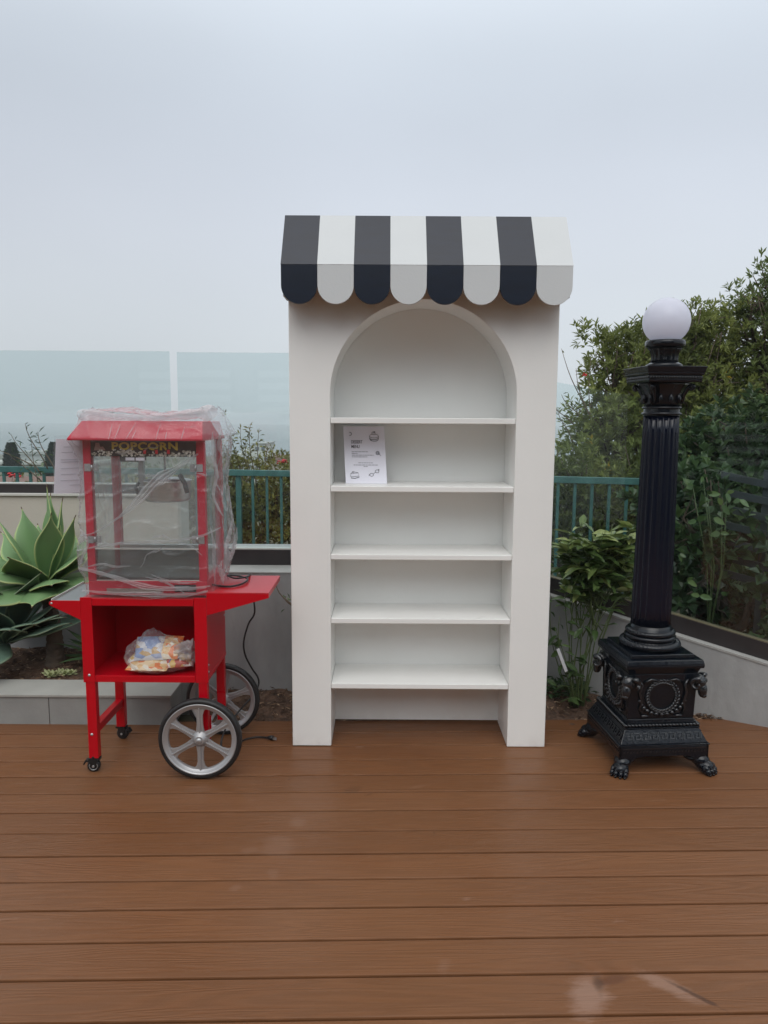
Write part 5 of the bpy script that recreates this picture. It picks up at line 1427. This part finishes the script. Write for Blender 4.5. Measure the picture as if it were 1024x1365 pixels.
# bright vine leaves pressed up behind the glass
def vine():
    base = (1.72, 3.80, .35); t_ = thing('climbing_vine', 'bright yellow-green vine leaves just behind the glass beside the lamp shaft', 'vine', base)
    r2 = random.Random(4); V, F, vv = [], [], []; st = MB()
    for (x, y, z) in [(1.66, 3.78, 1.12), (1.75, 3.76, 1.13), (1.72, 3.74, 1.07), (1.80, 3.72, 1.10), (1.69, 3.76, 1.00), (1.62, 3.80, .98), (1.73, 3.76, .92), (1.60, 3.82, 1.15), (1.56, 3.84, .80), (1.60, 3.82, .66), (1.66, 3.8, .58), (1.78, 3.74, .60), (1.95, 3.64, 1.16), (1.64, 3.8, 1.21)]:
        if z > 1.0 and x < 1.78: st.tube([base, ((base[0] + x) / 2 + .05, (base[1] + y) / 2 + .04, (base[2] + z) / 2), (x, y, z)], [.004, .003, .002], 5)
        for q in range(2):
            d = Vector((r2.gauss(0, 1), -.3, r2.gauss(-.1, .6))).normalized(); L = r2.uniform(.035, .065); Wd = L * .50
            side = d.cross(Vector((0, -1, .3))).normalized(); b0 = len(V); n = 6; p = Vector((x, y, z)); c0_ = r2.uniform(.15, .70)
            for j in range(n + 1):
                s_ = j / n; w_ = Wd * .5 * sin(pi * min(1, s_ ** .8)) ** .7 if 0 < j < n else .0008
                for a_ in (-1, 0, 1): V.append(tuple(p + d * L * s_ + side * a_ * w_ - Vector((0, 0, .12 * L * s_ * s_)) + Vector((0, -.15 * w_ * abs(a_), 0)))); vv.append(c0_)
            for j in range(n):
                for i in range(2): F.append((b0 + j * 3 + i, b0 + j * 3 + i + 1, b0 + j * 3 + i + 4, b0 + j * 3 + i + 3))
    st.build('stems', M['greenstem'], t_, base)
    np_mesh('leaves', np.array(V) - np.array(base), F, M['citrus'], t_, vv, smooth=True)
vine()

# citrus in the bed
def citrus():
    base = (1.02, 3.72, -.01); r2 = random.Random(21)
    t_ = thing('citrus_shrub', 'young glossy citrus shrub in the bed between display shelf and lamp post', 'shrub', base)
    st = MB(); P = []; D = []; va = []
    for q in range(34):
        pass
    ends = [(r2.uniform(.90, 1.28), r2.uniform(3.62, 3.82), r2.triangular(.55, 1.0, .82)) for q in range(34)] + [(1.01, 3.74, .98), (1.16, 3.72, .97), (1.08, 3.70, .90), (.95, 3.70, .86), (1.24, 3.74, .86), (1.18, 3.66, .78), (1.06, 3.66, .76), (.93, 3.72, .66), (1.22, 3.70, .66), (.90, 3.68, .50), (1.14, 3.66, .55), (1.02, 3.66, .48), (.88, 3.72, .36), (.98, 3.66, .30), (1.28, 3.74, .76), (.95, 3.68, .20), (.90, 3.70, .12), (.86, 3.70, .60), (.88, 3.7, .44), (1.12, 3.76, .88), (1.2, 3.78, .92), (.92, 3.68, .04)]
    for e_ in ends:
        up_ = ends.index(e_) < 34
        b0 = Vector((1.05 + r2.uniform(-.07, .10), 3.71 + r2.uniform(-.03, .03), r2.uniform(.36, .60))) if up_ else Vector(base) + Vector((r2.uniform(-.04, .04), r2.uniform(-.02, .02), 0)); e_ = Vector(e_); mid = b0.lerp(e_, .5) + Vector((r2.uniform(-.14, .10), r2.uniform(-.05, .05), r2.uniform(-.05, .12))); pts = []
        for q in range(10):
            s_ = q / 9; pts.append((1 - s_) ** 2 * b0 + 2 * s_ * (1 - s_) * mid + s_ * s_ * e_)
        st.tube([tuple(p) for p in pts], [.0038 * (1 - .6 * q / 9) for q in range(10)], 6)
        hi = e_.z > .62
        nl = 13 if hi else 6
        for q in range(nl):
            s_ = 1 - (r2.random() ** 1.3) * (.42 if hi else .6); i = min(8, int(s_ * 9)); p = pts[i].lerp(pts[i + 1], s_ * 9 - i)
            az = r2.uniform(0, 2 * pi); d_ = Vector((cos(az), sin(az) * .8, r2.uniform(-.25, .65) if hi else r2.uniform(-.7, .4))).normalized()
            P.append(p); D.append(d_); va.append(min(.95, max(.05, (.30 if hi else .12) + r2.gauss(0, .15) + (.45 if s_ > .92 and hi else 0))))
    st.build('stems', M['greenstem'], t_, base)
    V, F, vv = [], [], []
    for k, (p, d) in enumerate(zip(P, D)):
        L = r2.uniform(.060, .115) * (1 if p.z > .6 else .7); Wd = L * r2.uniform(.38, .50)
        side = d.cross(Vector((r2.gauss(0, .4), r2.gauss(0, .4), 1))).normalized(); up = side.cross(d).normalized(); b0 = len(V); cur = r2.uniform(-.1, .5); n = 8
        for j in range(n + 1):
            s_ = j / n; c_ = p + d * (L * s_) - up * (cur * L * s_ * s_); w_ = Wd * .5 * sin(pi * min(1, s_ ** .85)) ** .8 if 0 < j < n else .0008
            rip = .10 * w_ * sin(s_ * 14 + k)
            for a_ in (-1, -.5, 0, .5, 1): V.append(tuple(c_ + side * a_ * w_ + up * (abs(a_) * w_ * .35 + rip * abs(a_)))); vv.append(min(.98, va[k] + (.10 if a_ == 0 else 0) + .06 * noise.noise(Vector((k, s_ * 3, a_)))))
        for j in range(n):
            for i in range(4): F.append((b0 + j * 5 + i, b0 + j * 5 + i + 1, b0 + j * 5 + i + 6, b0 + j * 5 + i + 5))
    np_mesh('leaves', np.array(V) - np.array(base), F, M['citrus'], t_, vv, smooth=True)
    tg = MB(); tg.M = Matrix.Translation((.915, 3.655, .275)) @ Matrix.Rotation(-.38, 4, 'Y') @ Matrix.Rotation(.3, 4, 'Z')
    tg.box(-.0085, .0085, -.0005, .0005, -.065, .065)
    o = tg.build('plant_tag', mat('white_plastic_tag', (.70, .70, .72), .4), None)
    tagobj(o, 'long white plastic plant tag hanging in the citrus shrub', 'plant tag')
citrus()
# low creeping greenery at the wall foot under the citrus
def groundcover():
    n = 260; P = np.stack([rng.uniform(.80, 1.10, n), rng.uniform(3.74, 3.90, n), rng.uniform(.03, .09, n)], 1); a_ = rng.uniform(0, 2 * pi, n)
    D = np.stack([np.cos(a_), np.sin(a_), rng.uniform(-.1, .8, n)], 1)
    V, F, va = leaves_np(P, D, rng.uniform(.03, .06, n), rng.uniform(.010, .02, n), rng.random(n) * .6)
    o = np_mesh('creeping_plant', V, F, M['strap'], None, va); tagobj(o, 'low creeping greenery at the foot of the citrus shrub', 'ground cover', kind='stuff')
groundcover()
# stray green twig poking from behind the display shelf
sprigs('citrus_twig', 'small bright green twig poking out left of the display shelf', 'twig', [(-.40, 3.66, .50, -.555, 3.66, .66, 6), (-.42, 3.66, .52, -.50, 3.66, .60, 4)], M['citrus'], (.03, .011), (-.40, 3.66, 0))

# ================================================================== DISTANCE
def conifer(label, x, y, zb, h, w):
    t_ = thing('cypress_tree', label, 'tree', (x, y, zb), 0, 'dark conifers far beyond the railing')
    n = 2600; z = rng.random(n) ** .9; a_ = rng.uniform(0, 2 * pi, n); prof = np.clip(np.sin(np.pi * np.clip(z * .75 + .22, 0, 1)) ** .8, .05, 1)
    r = w * prof * rng.random(n) ** .4
    P = np.stack([np.cos(a_) * r, np.sin(a_) * r, z * h], 1); D = np.stack([np.cos(a_), np.sin(a_), np.full(n, 1.2)], 1)
    V, F, va = leaves_np(P, D, np.full(n, .32), np.full(n, .14), rng.random(n) * .5)
    np_mesh('crown', V, F, M['conif'], t_, va)
    MB().cyl((0, 0, -1.5), .15, h * .7, seg=8).build('trunk', M['bark'], t_)
M['conif'] = leaf_mat('conifer_needles', (.010, .024, .012), (.022, .042, .020), (.04, .065, .03), .7, .05)
conifer('dark round-topped cypress far off near the left edge', -30.2, 60, -4.6, 3.75, .62)
conifer('dark cypress half hidden behind the paper notice', -26.7, 60, -4.6, 3.8, .75)
sp_ = MB().lathe([(.12, 0), (.02, 1.3)], (-30.6, 60, -1.4), 6)
CW = mat('pale_far_render', (.50, .50, .46), .8); CG = mat('grey_far_roof', (.36, .37, .36), .8); CR = mat('terracotta_far_roof', (.22, .115, .09), .85); CD = mat('far_window_glass', (.10, .12, .13), .3); CT = mat('tan_far_wall', (.33, .29, .22), .85)
def building(label, boxes, wins, org, roof=None):
    t_ = thing('building', label, 'building', org)
    for k, (x0, x1, y0, y1, z0, z1, m, nm) in enumerate(boxes): MB().box(x0, x1, y0, y1, z0, z1).build(nm, m, t_, org)
    for (x0, x1, y, z0, z1) in wins:
        MB().box(x0, x1, y - .12, y + .1, z0, z1).build('window', CD, t_, org)
    return t_
wins = [(-73.5 + i * 1.25, -72.9 + i * 1.25, 148, -9.6, -8.85) for i in range(12)]
building('long low white-roofed building far off behind the railing', [(-80, -58.5, 148, 160, -14, -8.25, CT, 'wall'), (-80.5, -58, 147.4, 160.5, -8.24, -7.75, CW, 'roof'), (-74.3, -61, 151, 159, -7.74, -6.35, CG, 'upper_wall'), (-74.6, -60.7, 150.6, 159.4, -6.34, -5.75, CG, 'upper_roof')], wins, (-69, 148, -14))
building('white stepped multi-storey building far off above the hedge', [(-26.0, -19.9, 130, 142, -14, -5.0, CW, 'wall'), (-23.4, -20.9, 131.5, 141, -4.99, -3.25, CW, 'upper_wall'), (-25.4, -23.42, 132, 141, -4.99, -4.4, CW, 'terrace_wall'), (-23.6, -20.7, 131.2, 141.2, -3.24, -3.1, CG, 'roof')],
         [(-25.6 + i * 1.5, -24.9 + i * 1.5, 130, zz, zz + .55) for i in range(4) for zz in (-6.1, -7.4)] + [(-22.9, -22.2, 131.5, -4.4, -3.8), (-21.8, -21.2, 131.5, -4.4, -3.8)], (-23, 130, -14))
building('low red-roofed house far off beside the display shelf', [(-19.5, -15.2, 128, 136, -14, -5.9, CT, 'wall'), (-19.8, -15.0, 127.5, 136.4, -5.89, -5.35, CR, 'roof'), (-16.2, -15.9, 130, 130.5, -5.34, -4.1, CG, 'chimney')], [], (-17, 128, -14))
building('terracotta-roofed low house seen through the left railing', [(-34.5, -23, 50, 56, -12, -3.35, CT, 'wall'), (-35, -22.5, 49.5, 56.5, -3.34, -3.12, CR, 'roof')], [(-32 + i * 2, -31.2 + i * 2, 50, -4.6, -3.9) for i in range(4)], (-29, 50, -12))
def far_trees():
    n = 16000; r2 = rng
    cx = r2.uniform(-95, 30, 160); cy = r2.uniform(60, 170, 160); w = r2.uniform(2, 5, 160)
    i = r2.integers(0, 160, n); d = norm(r2.normal(size=(n, 3))); d[:, 2] = np.abs(d[:, 2])
    P = np.stack([cx[i] + d[:, 0] * w[i], cy[i] + d[:, 1] * w[i], -12.2 + d[:, 2] * w[i] * .85], 1)
    V, F, va = leaves_np(P, d + r2.normal(size=(n, 3)) * .5, np.full(n, 1.1), np.full(n, .7), r2.random(n) * .7)
    o = np_mesh('far_trees', V, F, M['leafB'], None, va); tagobj(o, 'far-off belt of trees and bushes on the low ground below the terrace', 'trees', kind='stuff')
far_trees()

# ================================================================== HAZE
USE_HAZE = True
if USE_HAZE:
    m, t = new_mat('sea_fog'); N = NT(t)
    v = N.n('ShaderNodeVolumePrincipled', {'Color': (.93, .96, 1, 1), 'Density': .0011, 'Anisotropy': .0})
    t.links.new(v.outputs[0], N.n('ShaderNodeOutputMaterial').inputs['Volume'])
    o = MB().box(-2500, 2500, -400, 2500, -16, 6.5).build('haze', m); o['kind'] = 'stuff'; o['label'] = 'pale sea fog over the low ground'; o['category'] = 'haze'
